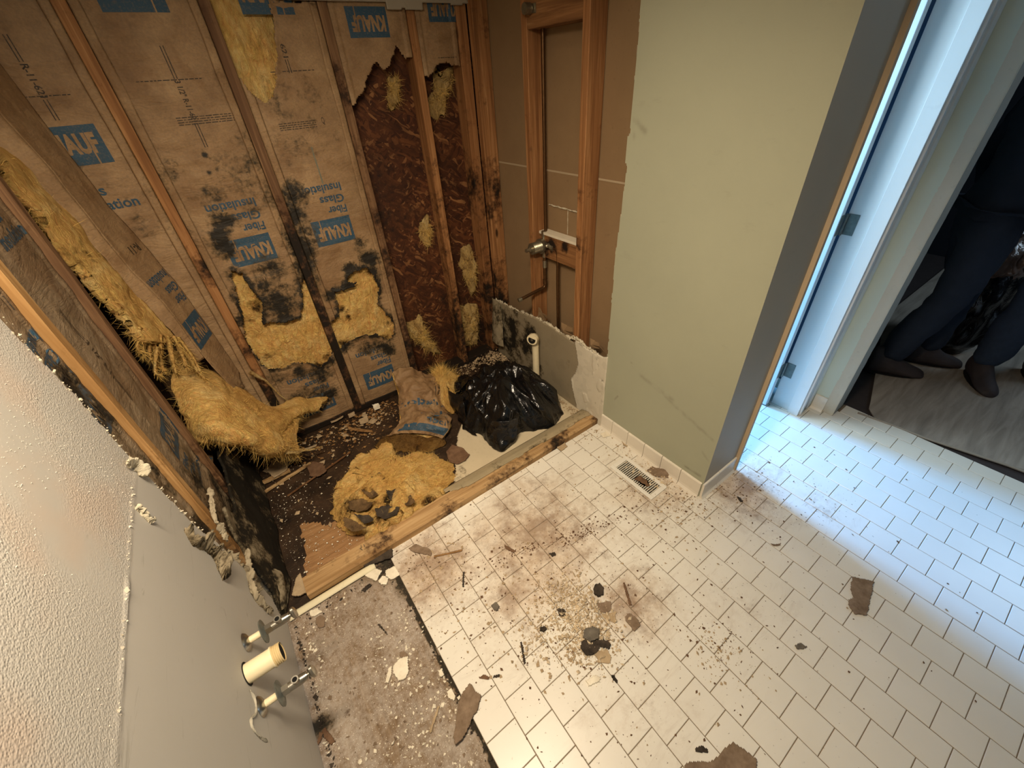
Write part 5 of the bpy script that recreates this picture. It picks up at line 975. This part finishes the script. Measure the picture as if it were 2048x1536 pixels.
# on the bare subfloor
SZ = -.008
scrap('drywall_chip', 'largest white chip on the bare subfloor', [(787, 1334), (800, 1318), (816, 1315), (818, 1345), (812, 1358), (798, 1363), (788, 1348)], S_WHITE, 'chip', .008, .001, z0=SZ, seed=31, rag=.002)
scrap('drywall_chip', 'narrow white sliver leaning beside the largest white chip', [(772, 1365), (778, 1336), (785, 1333), (783, 1348), (777, 1366)], S_WHITE, 'chip', .006, .001, z0=SZ, seed=32, rag=.001)
scrap('tile_chip', 'square cream tile piece nearest the black mortar strip', [(730, 1152), (742, 1134), (764, 1143), (753, 1163)], S_WHITE, 'tile', .007, 0, z0=SZ, seed=33, rag=.001)
scrap('tile_chip', 'cream tile piece in the corner against the tile edge', [(772, 1143), (790, 1133), (800, 1150), (784, 1160), (773, 1156)], S_WHITE, 'tile', .007, 0, z0=SZ, seed=34, rag=.002)
scrap('tile_chip', 'small cream tile piece between the two larger ones', [(758, 1163), (766, 1152), (778, 1156), (774, 1170), (762, 1170)], S_WHITE, 'tile', .007, 0, z0=SZ, seed=35, rag=.002)
scrap('mortar_strip', 'black mortar strip lying against the curb at the tile corner', [(728, 1124), (778, 1098), (786, 1100), (786, 1116), (735, 1134), (729, 1134)], S_DARK, 'mortar', .012, .003, z0=SZ+.006, seed=36, rag=.003)
scrap('wood_splinter', 'dark wet splinter below the square cream tile piece', [(722, 1182), (738, 1168), (745, 1170), (730, 1184)], S_DARK, 'splinter', .004, .001, z0=SZ, seed=37, rag=.001)
scrap('paper_scrap', 'brown rounded chip on the bare subfloor near the white strip', [(632, 1236), (642, 1231), (652, 1238), (650, 1254), (638, 1257), (632, 1246)], S_BROWN, 'paper', .003, .002, z0=SZ, seed=38)
scrap('plaster_flake', 'white plaster flake on the bare subfloor by the white strip', [(620, 1222), (636, 1216), (644, 1225), (630, 1234), (620, 1232)], S_WHITE, 'flake', .003, .002, z0=SZ, seed=39)
scrap('wood_chip', 'red-brown wood chip with a square end near the left wall', [(645, 1465), (650, 1455), (668, 1478), (671, 1484), (664, 1491), (650, 1476)], S_RED, 'chip', .005, .002, z0=SZ, seed=40, rag=.001)
scrap('wood_chip', 'curved brown chip touching the left wall foot', [(633, 1490), (640, 1466), (647, 1464), (643, 1482), (636, 1493)], S_RED, 'chip', .003, .003, z0=SZ, seed=41, rag=.001)
scrap('wood_splinter', 'pale thin stick on the bare subfloor near the long board', [(858, 1464), (876, 1412), (880, 1414), (862, 1468)], S_TAN, 'splinter', .004, .001, z0=SZ, seed=42, rag=.0005)
scrap('plaster_flake', 'pointed cream flake at the broken tile edge', [(893, 1384), (903, 1378), (912, 1392), (910, 1404), (898, 1396)], S_WHITE, 'flake', .004, .003, z0=SZ, seed=43)
scrap('plaster_flake', 'small cream curl higher up the broken tile edge', [(877, 1342), (884, 1338), (888, 1350), (880, 1356)], S_WHITE, 'flake', .003, .004, z0=SZ, seed=44, rag=.001)
scrap('paper_scrap', 'brown paper bit behind the largest white chip', [(798, 1304), (810, 1300), (816, 1312), (802, 1316)], S_BROWN, 'paper', .002, .003, z0=SZ, seed=45)
scrap('wood_splinter', 'thin dark nail on the bare subfloor', [(756, 1250), (758, 1247), (776, 1268), (774, 1270)], S_DARK, 'nail', .003, .0, z0=SZ, seed=46, rag=.0002)
scrap('tan_block', 'tan broken tile backing leaning at the left end of the curb', [(585, 1193), (594, 1160), (602, 1150), (613, 1172), (620, 1184), (600, 1193)], S_TAN, 'tile', .012, .003, z0=.004, seed=47, rag=.002)
# in the alcove
def plank(name, label, a, b, wd, th, mat, cat='wood strip', za=.01, zb=.01):
    A = fl(*a, za); B = fl(*b, zb); d = B-A; d /= np.linalg.norm(d); s = np.cross(d, [0, 0, 1]); s /= np.linalg.norm(s); u = np.cross(s, d); V = []
    n = 12
    for i in range(n+1):
        p = A+(B-A)*i/n
        for q, r in ((-1, -1), (1, -1), (1, 1), (-1, 1)): V.append(p+s*wd/2*q*(1+.12*math.sin(i*2.1+q))+u*th/2*r)
    F = [(4*i+k, 4*i+(k+1) % 4, 4*i+4+(k+1) % 4, 4*i+4+k) for i in range(n) for k in range(4)]+[(3, 2, 1, 0), (4*n, 4*n+1, 4*n+2, 4*n+3)]
    o = mesh(name, V, F, mat, None, False, {'mold': np.full(len(V), -.1)}); bm_fix(o); return tag(rb(o), label, cat)
plank('wood_strip', 'broad weathered board leaning down from the left corner under the fiberglass', (452, 888), (505, 968), .075, .014, WOOD_R, za=.12, zb=.02)
plank('wood_strip', 'long thin pale lath crossing the black wet floor', (500, 1002), (622, 926), .014, .010, WOOD_LX)
plank('wood_strip', 'thin dark seam lath nearer the dry plywood', (575, 992), (700, 905), .006, .006, WOOD_X)
plank('wood_strip', 'short split lath above the long pale lath', (520, 968), (580, 940), .022, .012, WOOD_LX)
scrap('board_disc', 'round tan fiberboard disc among the debris in the left corner', [(560, 915), (563, 903), (575, 898), (587, 904), (589, 918), (580, 928), (567, 928)], S_TAN, 'disc', .008, .002, z0=.02, seed=51, rag=.001)
scrap('board_scrap', 'tan angular board scrap beside the round disc', [(535, 945), (545, 925), (562, 915), (578, 928), (575, 942), (550, 958)], S_TAN, 'board', .008, .008, z0=.012, seed=52)
scrap('board_scrap', 'red-brown board scrap at the left tip of the yellow piece', [(616, 938), (628, 925), (648, 930), (655, 945), (640, 955), (622, 955)], S_RED, 'board', .006, .010, z0=.004, seed=53)
scrap('paper_scrap', 'curled brown paper flap between the yellow piece and the white floor remnant', [(893, 905), (905, 893), (925, 897), (940, 912), (932, 922), (915, 930), (898, 925)], S_RED, 'paper', .0015, .014, z0=.012, seed=54)
for k, (n_, l_, p_, m_, c_) in enumerate([('wood_splinter', 'forked stick debris right of the yellow wing', [(695, 855), (745, 862), (747, 867), (698, 861)], S_WOOD, 'splinter'), ('paper_scrap', 'pale flake at the foot of the rotten stud', [(695, 826), (708, 822), (712, 832), (700, 838)], S_TAN, 'paper'), ('paper_scrap', 'leaf-like tan flake right of the rotten stud foot', [(718, 842), (735, 832), (738, 845), (722, 850)], S_TAN, 'paper'), ('paper_scrap', 'pale crumpled flake in front of the low kraft paper', [(745, 812), (758, 808), (762, 818), (750, 822)], S_WHITE, 'paper'), ('wood_splinter', 'thin twig at the tip of the fallen fiberglass wing', [(598, 900), (634, 890), (635, 893), (600, 904)], S_TAN, 'splinter'), ('board_scrap', 'dark brown board bit behind the round disc', [(612, 830), (640, 822), (650, 835), (625, 845)], S_RED, 'board'), ('paper_scrap', 'flat tan paper bit below the fiberglass wing', [(588, 862), (612, 852), (622, 860), (600, 872)], S_TAN, 'paper'), ('paper_scrap', 'pale flake under the kraft paper between wing and stud', [(655, 838), (680, 828), (688, 836), (664, 848)], S_TAN, 'paper')]):
    scrap(n_, l_, p_, m_, c_, .003, .008, z0=.006, seed=60+k)
# floor vent
vt = thing('floor_vent', 'white metal floor register with dirty louvers by the green wall', 'vent', (.285, .937, 0))
fx0, fx1, fy0, fy1 = .226, .344, .808, 1.066
bev(mesh('frame', *merge([boxvf(fx0, fx0+.020, fy0, fy1, .0006, .006), boxvf(fx1-.020, fx1, fy0, fy1, .0006, .006), boxvf(fx0+.02, fx1-.02, fy0, fy0+.022, .0006, .006), boxvf(fx0+.02, fx1-.02, fy1-.022, fy1, .0006, .006)]), simple('white_enamel', srgb(222, 218, 208), .4, nz=.06), vt), .0015)
sl = []; n = 21
for i in range(n):
    y = fy0+.026+(fy1-fy0-.052)*i/(n-1); sl.append(boxvf(fx0+.019, fx1-.019, y-.0028, y+.0018, .001, .0052))
bev(mesh('louvers', *merge(sl), simple('grimy_white_enamel', srgb(206, 200, 186), .45, nz=.2, nsc=25), vt), .0006)
box('duct_shade_plate', fx0+.018, fx1-.018, fy0+.02, fy1-.02, .0003, .0009, HOLE_SHADE, vt)  # black plate on the tile, painted as the shaded duct below
o, V_, N_ = mound('debris_wad', [fl(*p)[:2] for p in [(1295, 942), (1308, 932), (1330, 930), (1345, 945), (1352, 962), (1335, 958), (1312, 955)]], .022, S_BROWN, None, 4, 20, 60, .014, 30, 1.6, jag=.02); tag(rb(o), 'crumpled brown wad of debris beside the floor register', 'debris')
o, V_, N_ = mound('debris_wad', [fl(*p, .007)[:2] for p in [(1268, 958), (1280, 950), (1296, 962), (1298, 972), (1282, 970)]], .010, S_RED, None, 5, 16, 50, .01, 30, 1.6, jag=.01, base=.0065); tag(rb(o), 'small brown wad lying on the register louvers', 'debris')
scrap('paper_scrap', 'curled pale paper twist by the base tile above the floor register', [(1243, 882), (1256, 880), (1262, 890), (1252, 896), (1246, 892)], S_TAN, 'paper', .0015, .012, seed=71)
scrap('paper_scrap', 'thin pale shavings at the end of the curb by the green wall', [(1200, 868), (1222, 860), (1228, 868), (1206, 878)], S_WHITE, 'shaving', .001, .008, seed=72)
scrap('tile_shard', 'dusty glass-like tile shard at the curb foot', [(1112, 896), (1128, 886), (1135, 894), (1122, 904)], S_TAN, 'shard', .004, .006, seed=73)
# nails left in the curb
for k, (px, py) in enumerate([(722, 1097), (730, 1094), (725, 1100)]): 
    c = fl(px, py, .037); tube_o = tube('nail', [c, c+np.array([.006-.006*k, .004, .016])], .0012, STEEL, None, 6); tag(tube_o, None, 'nail', 'bent nails on the curb'); tube_o['label'] = ['bent nail on the curb top nearest its left end', 'upright nail on the curb top furthest along the curb', 'bent nail on the curb top between two others'][k]; rb(tube_o)

# =================================================================== UNCOUNTABLE CRUMBS
def crumbs(name, label, pts, smin, smax, mat, seed, flat=.45, parent=None):
    r = np.random.default_rng(seed); V = []; F = []
    base = np.array([(1, 0, 0), (-1, 0, 0), (0, 1, 0), (0, -1, 0), (0, 0, 1), (0, 0, -1)], float); fc = [(0, 2, 4), (2, 1, 4), (1, 3, 4), (3, 0, 4), (2, 0, 5), (1, 2, 5), (3, 1, 5), (0, 3, 5)]
    for p in pts:
        s = smin+(smax-smin)*r.random()**3; q = base*s*r.uniform(.5, 1.4, (6, 1))*np.array([1, r.uniform(.4, 1), flat*r.uniform(.5, 1.3)]); a = r.uniform(0, 6.28); c, d = math.cos(a), math.sin(a)
        q = np.stack([q[:, 0]*c-q[:, 1]*d, q[:, 0]*d+q[:, 1]*c, q[:, 2]], -1); q[:, 2] -= q[:, 2].min(); b = len(V); V += list(q+p); F += [tuple(i+b for i in f) for f in fc]
    if parent: o = mesh(name, V, F, mat, parent, False); o['kind'] = 'stuff'; return o
    return tag(rb(mesh(name, V, F, mat, None, False, {'mold': np.full(len(V), -1.0)})), label, 'debris', None, 'stuff')
def cl(px, py, sx, sy, n, rng, z=0.0, rot=0): 
    c = fl(px, py, z); a = rng.normal(0, 1, (n, 2))*np.array([sx, sy]); ca, sa = math.cos(rot), math.sin(rot); return np.stack([c[0]+a[:, 0]*ca-a[:, 1]*sa, c[1]+a[:, 0]*sa+a[:, 1]*ca, np.full(n, z)], -1)
def okf(P): return P[(P[:, 0] > -.855) & ((P[:, 0] < .405) | (P[:, 1] < .68)) & (P[:, 1] < 1.33) & ((P[:, 0] < 1.44))]
q = np.random.default_rng(5)
C_dark = okf(np.vstack([cl(1160, 1245, .09, .10, 150, q), cl(1100, 1085, .22, .018, 330, q, rot=-.28), cl(1180, 1065, .08, .014, 150, q, rot=-.2), cl(960, 1160, .12, .12, 120, q), cl(1350, 1000, .14, .06, 170, q, rot=-.6), cl(1480, 985, .12, .07, 160, q), cl(1250, 1080, .3, .2, 220, q), cl(850, 1110, .06, .05, 90, q), cl(1180, 1180, .5, .35, 260, q), cl(1600, 1000, .22, .2, 130, q), cl(1500, 1200, .4, .35, 120, q), cl(1050, 1400, .25, .25, 90, q), cl(1440, 1290, .05, .05, 70, q)]))
crumbs('dark_crumbs', 'fine dark crumbs scattered over the white tiles', C_dark, .0012, .0065, S_RED, 1)
C_tan = okf(np.vstack([cl(1150, 1225, .07, .08, 520, q), cl(1165, 1290, .07, .05, 260, q), cl(1080, 1270, .09, .08, 160, q), cl(870, 1130, .08, .07, 200, q), cl(1300, 960, .09, .10, 260, q), cl(1380, 1010, .12, .06, 220, q), cl(950, 1200, .12, .10, 160, q), cl(1150, 1150, .5, .4, 420, q), cl(1430, 1300, .05, .06, 160, q), cl(1250, 900, .06, .08, 130, q), cl(1180, 870, .08, .02, 90, q)]))
crumbs('pale_crumbs', 'pale plaster crumbs piled and strewn over the white tiles', C_tan, .0015, .008, S_TAN, 2)
C_pil = np.vstack([cl(1150, 1215, .055, .07, 900, q), cl(1175, 1270, .05, .05, 500, q), cl(1090, 1265, .05, .05, 220, q), cl(1310, 955, .05, .07, 160, q)]); C_pil[:, 2] += .006*q.random(len(C_pil))**2
crumbs('plaster_rubble_heap', 'heap of chalky plaster rubble around the charred papers on the tiles', okf(C_pil), .002, .0085, m_scrap('chalky_rubble', srgb(176, 156, 126), srgb(222, 204, 174)), 21, .7)
q2 = np.random.default_rng(6); SB = np.stack([q2.uniform(-1.27, -.87, 2600), q2.uniform(-.3, 1.29, 2600), np.full(2600, -.010)], -1); SB = SB[fbm(SB, 7, 4, 2) > -.12]
crumbs('subfloor_rubble', 'crushed white plaster rubble spread over the bare subfloor', SB, .0012, .0075, S_WHITE, 3)
SB2 = np.stack([q2.uniform(-1.27, -.87, 900), q2.uniform(-.3, 1.29, 900), np.full(900, -.010)], -1); crumbs('subfloor_grit', 'brown and grey grit over the bare subfloor', SB2, .0015, .007, S_BROWN, 4)
AL = np.vstack([cl(560, 1010, .10, .16, 380, q2, .0), cl(520, 1060, .03, .22, 380, q2), cl(620, 1090, .10, .08, 200, q2), cl(600, 950, .2, .12, 160, q2), cl(640, 1130, .2, .02, 120, q2)]); AL = AL[(AL[:, 0] > -1.23) & (AL[:, 1] > 1.43) & (AL[:, 1] < 2.3)]
crumbs('white_specks', 'white plaster specks over the wet alcove floor', AL, .0009, .0055, S_WHITE, 5)
AR = np.vstack([cl(1000, 722, .07, .05, 700, q2), cl(950, 735, .08, .04, 300, q2), cl(1150, 815, .03, .07, 420, q2), cl(1120, 870, .08, .02, 160, q2, .01)]); AR = AR[(AR[:, 0] < .39) & (AR[:, 1] < 2.34) & (AR[:, 1] > 1.43)]; AR[:, 2] += np.where(AR[:, 1] > 2.1, .01+.03*np.exp(-((AR[:, 0]-.3)/.1)**2), .008)
crumbs('corner_rubble', 'heap of pale plaster rubble in the back right corner and beside the bag', AR, .002, .011, S_TAN, 6, .8)
AD = np.vstack([cl(600, 880, .16, .10, 260, q2), cl(720, 850, .16, .08, 420, q2), cl(760, 820, .12, .06, 260, q2), cl(670, 900, .2, .08, 200, q2)]); AD = AD[(AD[:, 1] < 2.34) & (AD[:, 0] > -1.22)]
crumbs('brown_shreds', 'brown wood and paper shreds littering the back of the alcove floor', AD, .002, .014, S_WOOD, 7, .35)
AD2 = np.vstack([cl(700, 860, .16, .08, 70, q2), cl(600, 900, .12, .08, 50, q2), cl(760, 830, .08, .05, 30, q2), cl(620, 1000, .15, .15, 30, q2)]); AD2 = AD2[(AD2[:, 1] < 2.33) & (AD2[:, 0] > -1.22) & (AD2[:, 1] > 1.45)]
crumbs('paper_shreds', 'tan and grey paper shreds among the wet debris of the alcove', AD2, .006, .026, S_TAN, 17, .2)
AS = np.vstack([cl(640, 1200, .22, .03, 220, q2, -.008)]); AS = AS[(AS[:, 0] > -1.27) & (AS[:, 0] < -.87) & (AS[:, 1] < 1.33)]
crumbs('mortar_grit', 'dark mortar grit along the foot of the yellowed white strip', np.vstack([AS, cl(775, 1130, .03, .04, 220, q2, -.008), np.stack([np.full(420, -.874)+q2.normal(0, .007, 420), q2.uniform(-.3, 1.3, 420), np.full(420, -.009)], -1), np.stack([np.full(420, -1.268)+np.abs(q2.normal(0, .008, 420)), q2.uniform(-.3, 1.28, 420), np.full(420, -.009)], -1)]), .0015, .008, S_DARK, 8)

qw = np.random.default_rng(9); WG = np.stack([np.full(26000, WX-.0004), qw.uniform(.25, 1.24, 26000), qw.uniform(.955, 1.62, 26000)], -1)
WG = WG[(fbm(WG*np.array([0, 1, 1.0]), 3.1, 4, 12) > -.06+.25*qw.random(len(WG)))]
WS = np.stack([np.full(110, WX+.001), qw.uniform(.3, 1.24, 110), .948+qw.normal(0, .0022, 110)], -1)
crumbs('sprayed_texture', None, WG, .0005, .0021, m_paint('texture_grain_paint', srgb(186, 178, 166), .1, 200), 10, .5, WL)
crumbs('seam_flakes', None, WS, .0008, .0045, m_paint('seam_flake_paint', srgb(200, 190, 172), .1, 200), 11, 1.0, WL)
WE = np.array([(WX+qw.normal(0, .003), np.interp(z, ez, ey)+qw.normal(0, .004), z) for z in qw.uniform(.45, 1.35, 210)]); crumbs('edge_chips', None, WE, .001, .005, PLAS_E, 12, 1.0, WL)
# =================================================================== PEOPLE IN THE DARK ROOM
def skin(name, J, E, mat, parent, sub=2, root=0):
    me = bpy.data.meshes.new(name); me.from_pydata([j[:3] for j in J], E, []); me.materials.append(mat); o = bpy.data.objects.new(name, me); COL.objects.link(o)
    m = o.modifiers.new('skin', 'SKIN'); m.use_smooth_shade = True; me.skin_vertices.new(name='') if not me.skin_vertices else None
    for i, j in enumerate(J): r = j[3]; me.skin_vertices[0].data[i].radius = r if isinstance(r, tuple) else (r, r); me.skin_vertices[0].data[i].use_root = (i == root)
    s = o.modifiers.new('sub', 'SUBSURF'); s.levels = sub; s.render_levels = sub
    o.parent = parent
    if parent: o.location = -parent.location
    return o
CLOTHN = simple('dark_navy_cloth', srgb(34, 42, 56), .9, nz=.25, nsc=25, bump=.5, bsc=40); JEAN = simple('dark_jeans', srgb(44, 54, 70), .9, nz=.25, nsc=40, bump=.5, bsc=60); SKINM = simple('skin', srgb(170, 124, 98), .6); BOOT = simple('brown_boot_leather', srgb(60, 52, 52), .7, nz=.3, nsc=30, bump=.4, bsc=60); HAIR = simple('dark_hair', srgb(30, 26, 24), .8); SOLE = simple('boot_sole', srgb(30, 28, 30), .8)
def person(label, loc, yaw, legs, hands, trous, lean=0.0):
    """legs: two (foot xy offset, knee offset); local frame: x right, y forward; built at true height"""
    t = thing('person', label, 'person', (loc[0], loc[1], -.012)); c, s = math.cos(yaw), math.sin(yaw)
    def Wd(x, y, z): return (loc[0]+x*c-y*s, loc[1]+x*s+y*c, z)
    P = {'pel': (0, 0, .93), 'waist': (0, .01, 1.06), 'chest': (0, .02+lean, 1.28), 'neck0': (0, .01+lean, 1.46), 'neck': (0, .03+lean, 1.53), 'head': (0, .05+lean, 1.62), 'top': (0, .04+lean, 1.74)}
    J = []; E = []; ix = {}
    def add(k, p, r, par=None):
        ix[k] = len(J); J.append((*Wd(*p), r)); 
        if par: E.append((ix[par], ix[k]))
    add('pel', P['pel'], (.15, .11)); add('waist', P['waist'], (.135, .10), 'pel'); add('chest', P['chest'], (.16, .12), 'waist'); add('neck0', P['neck0'], (.08, .07), 'chest'); add('neck', P['neck'], .052, 'neck0'); add('jaw', (0, .06+lean, 1.60), (.062, .072), 'neck'); add('head', P['head'], (.075, .09), 'jaw'); add('crown', (0, .04+lean, 1.72), (.062, .075), 'head')
    for i, sx in enumerate((-1, 1)):
        (fx, fy), (kx, ky) = legs[i]
        add('hip%d' % i, (sx*.10, 0, .86), .085, 'pel'); add('th%d' % i, (sx*.10+(kx-sx*.10)*.5, ky*.5, .68), .078, 'hip%d' % i); add('kn%d' % i, (kx, ky, .49), .056, 'th%d' % i); add('cf%d' % i, ((kx+fx)/2, (ky+fy)/2-.01, .32), .052, 'kn%d' % i); add('an%d' % i, (fx, fy, .10), .032, 'cf%d' % i); add('to%d' % i, (fx, fy+.09, .035), .018, 'an%d' % i)
        add('sh%d' % i, (sx*.19, .01+lean, 1.41), .055, 'neck0'); hx, hy, hz = hands[i]; add('el%d' % i, ((sx*.24+hx)/2+sx*.05, (hy+lean)/2-.06, (1.41+hz)/2), .040, 'sh%d' % i); add('wr%d' % i, (hx, hy, hz), .027, 'el%d' % i); d = np.array([0, .3, -1.0]); d /= np.linalg.norm(d); add('pm%d' % i, tuple(np.array([hx, hy, hz])+d*.055), (.036, .018), 'wr%d' % i)
    body = skin('body', J, E, SKINM, t)
    for i in (0, 1):
        p0 = np.array(hands[i])+np.array([0, .3, -1.0])/1.044*.075
        for k in range(4):
            o_ = (k-1.5)*.017; L = (.062, .075, .070, .055)[k]; q = [p0+np.array([o_, 0, 0]), p0+np.array([o_, .012, -L*.5]), p0+np.array([o_, .032, -L*.85]), p0+np.array([o_, .045, -L*.75])]
            skin('finger', [(*Wd(*v), .008) for v in q], [(0, 1), (1, 2), (2, 3)], SKINM, t, 1)
        sgn = (1, -1)[i]; q = [np.array(hands[i])+np.array([sgn*.02, .02, -.03]), np.array(hands[i])+np.array([sgn*.042, .035, -.055]), np.array(hands[i])+np.array([sgn*.045, .05, -.085])]; skin('thumb', [(*Wd(*v), .0095) for v in q], [(0, 1), (1, 2)], SKINM, t, 1)
    # trousers and jacket follow the body a little larger
    keep = [k for k in ix if k in ('pel', 'waist') or k[:2] in ('hi', 'th', 'kn', 'cf', 'an')]; m = {ix[k]: n for n, k in enumerate(keep)}
    gr = {'pe': .018, 'wa': .012, 'hi': .022, 'th': .024, 'kn': .026, 'cf': .034, 'an': .038}
    TJ = []
    for k in keep:
        x, y, z, r = J[ix[k]]; g = gr[k[:2]]; r = tuple(a+g for a in r) if isinstance(r, tuple) else r+g; TJ.append((x, y, z-(.01 if k[:2] == 'an' else 0), r))
    tr = skin('trousers', TJ, [(m[a], m[b]) for a, b in E if a in m and b in m], trous, t)
    dm = tr.modifiers.new('folds', 'DISPLACE'); tx = bpy.data.textures.new('folds', 'CLOUDS'); tx.noise_scale = .07; dm.texture = tx; dm.strength = .03; dm.mid_level = .5
    keep = [k for k in ix if k in ('waist', 'chest', 'neck0', 'pel') or k[:2] in ('sh', 'el', 'wr')]; m = {ix[k]: n for n, k in enumerate(keep)}; TJ = []
    for k in keep:
        x, y, z, r = J[ix[k]]; g = .022; r = tuple(a+g for a in r) if isinstance(r, tuple) else r+(.016 if k[:2] != 'wr' else .012); TJ.append((x, y, z+(.04 if k == 'pel' else 0)-(.03 if k == 'neck0' else 0), r))
    jk = skin('jacket', TJ, [(m[a], m[b]) for a, b in E if a in m and b in m], CLOTHN, t, 2, 1); dm = jk.modifiers.new('folds', 'DISPLACE'); dm.texture = tx; dm.strength = .025; dm.mid_level = .5
    hd = np.array(Wd(0, .05+lean, 1.64)); fwv = np.array([-s, c, 0]); rt = np.array([c, s, 0]); up = np.array([0, 0, 1.0])
    def ell(name, ctr, rr, mat, cut=None, n=16):
        V = []; F = []
        for i in range(n+1):
            for k in range(2*n):
                a = math.pi*i/n; b = math.pi*k/n; V.append(ctr+rt*rr[0]*math.sin(a)*math.cos(b)+fwv*rr[1]*math.sin(a)*math.sin(b)+up*rr[2]*math.cos(a))
        for i in range(n):
            for k in range(2*n): F.append((i*2*n+k, (i+1)*2*n+k, (i+1)*2*n+(k+1) % (2*n), i*2*n+(k+1) % (2*n)))
        return mesh(name, V, F, mat, t, True)
    ell('hair', hd+up*.035-fwv*.018, (.092, .105, .10), HAIR); ell('nose', hd+fwv*.105-up*.02, (.012, .018, .022), SKINM, n=8)
    for sx in (-1, 1):
        e = ell('eye', hd+fwv*.088+rt*sx*.032, (.013, .010, .010), simple('eye_white', srgb(200, 200, 200), .3), n=8); ell('ear', hd+rt*sx*.088-up*.01, (.012, .02, .032), SKINM, n=8)
    ell('mouth', hd+fwv*.092-up*.062, (.024, .01, .007), simple('lips', srgb(140, 84, 76), .5), n=8)
    for i in (0, 1):
        fx, fy = legs[i][0]
        rows = [(-.085, .036, .17), (-.07, .046, .19), (-.02, .050, .19), (.03, .050, .15), (.08, .053, .095), (.13, .056, .078), (.175, .048, .062), (.205, .026, .044)]
        V = []; F = []; nn = 14
        for (dy, wd, hh) in rows:
            for k in range(nn): a = 2*math.pi*k/nn; zz = hh/2+hh/2*math.sin(a); V.append(Wd(fx+wd*math.cos(a)*(.8+.2*(math.sin(a) < .3)), fy+dy, -.008+max(zz, .0)))
        for r_ in range(len(rows)-1):
            for k in range(nn): F.append((r_*nn+k, r_*nn+(k+1) % nn, (r_+1)*nn+(k+1) % nn, (r_+1)*nn+k))
        F.append(tuple(range(nn))); F.append(tuple((len(rows)-1)*nn+k for k in range(nn-1, -1, -1)))
        bt = mesh('boot', V, F, BOOT, t, True); bm_fix(bt); sb = bt.modifiers.new('s', 'SUBSURF'); sb.levels = 1; sb.render_levels = 2
        V = []; 
        for zz in (-.0115, .006):
            for k in range(20): a = 2*math.pi*k/20; V.append(Wd(fx+.051*math.cos(a), fy+.055+.147*math.sin(a), zz))
        so = mesh('sole', V, [tuple(range(19, -1, -1)), tuple(range(20, 40))]+[(k, (k+1) % 20, 20+(k+1) % 20, 20+k) for k in range(20)], SOLE, bt)
    return t
person('person in dark navy work clothes and brown boots standing just inside the dark room', (2.25, .50), -2.6, [((-.09, .12), (-.10, .12)), ((.10, -.12), (.10, -.01))], [(-.26, .10, .86), (.27, .12, .90)], CLOTHN)
person('person in dark jeans standing at the right edge, holding a bag by its neck', (2.56, .12), 2.1, [((-.17, -.02), (-.13, .04)), ((.13, .09), (.12, .10))], [(-.27, .10, .88), (.27, .12, .84)], JEAN)
# the filled bag held between them
bgm = m_bag('translucent_brown_film', srgb(112, 92, 82)); bgm2 = BAG
hb = thing('garbage_bag', 'half-filled dark garbage bag with a shiny brown crumpled top in the dark room', 'bag', (2.74, .42, -.01))
def sack(name, c, prof, mat, parent, seed, amp, sc, nt=90):
    V = []; F = []; n = len(prof)*6; zz = np.linspace(0, 1, n); zs = np.interp(zz, np.linspace(0, 1, len(prof)), [p[0] for p in prof]); rs = np.interp(zz, np.linspace(0, 1, len(prof)), [p[1] for p in prof])
    th_ = np.linspace(0, 2*np.pi, nt, endpoint=False); P = np.stack([c[0]+rs[:, None]*np.cos(th_)*1.15, c[1]+rs[:, None]*np.sin(th_)*.8, zs[:, None]+0*th_], -1); Q = P-np.array([c[0], c[1], 0]); Nn = Q*np.array([1, 1, 0]); Nn /= np.linalg.norm(Nn, axis=-1, keepdims=True)+1e-9
    P = P+Nn*(amp*fbm(P, sc, 4, seed)+amp*.6*(1-np.abs(fbm(P*np.array([1, 1, .5]), sc*1.6, 3, seed+4))*3))[..., None]
    for a in range(n-1):
        for b in range(nt): F.append((a*nt+b, a*nt+(b+1) % nt, (a+1)*nt+(b+1) % nt, (a+1)*nt+b))
    F.append(tuple(range(nt-1, -1, -1))); F.append(tuple((n-1)*nt+k for k in range(nt))); return mesh(name, P.reshape(-1, 3), F, mat, parent, True)
sack('bag_body', (2.74, .42), [(-.01, .02), (.0, .13), (.12, .21), (.30, .21), (.46, .18), (.56, .14)], bgm2, hb, 3, .03, 7)
sack('bag_top', (2.74, .42), [(.50, .14), (.56, .17), (.66, .16), (.74, .10), (.80, .035), (.84, .05)], bgm, hb, 8, .04, 12)
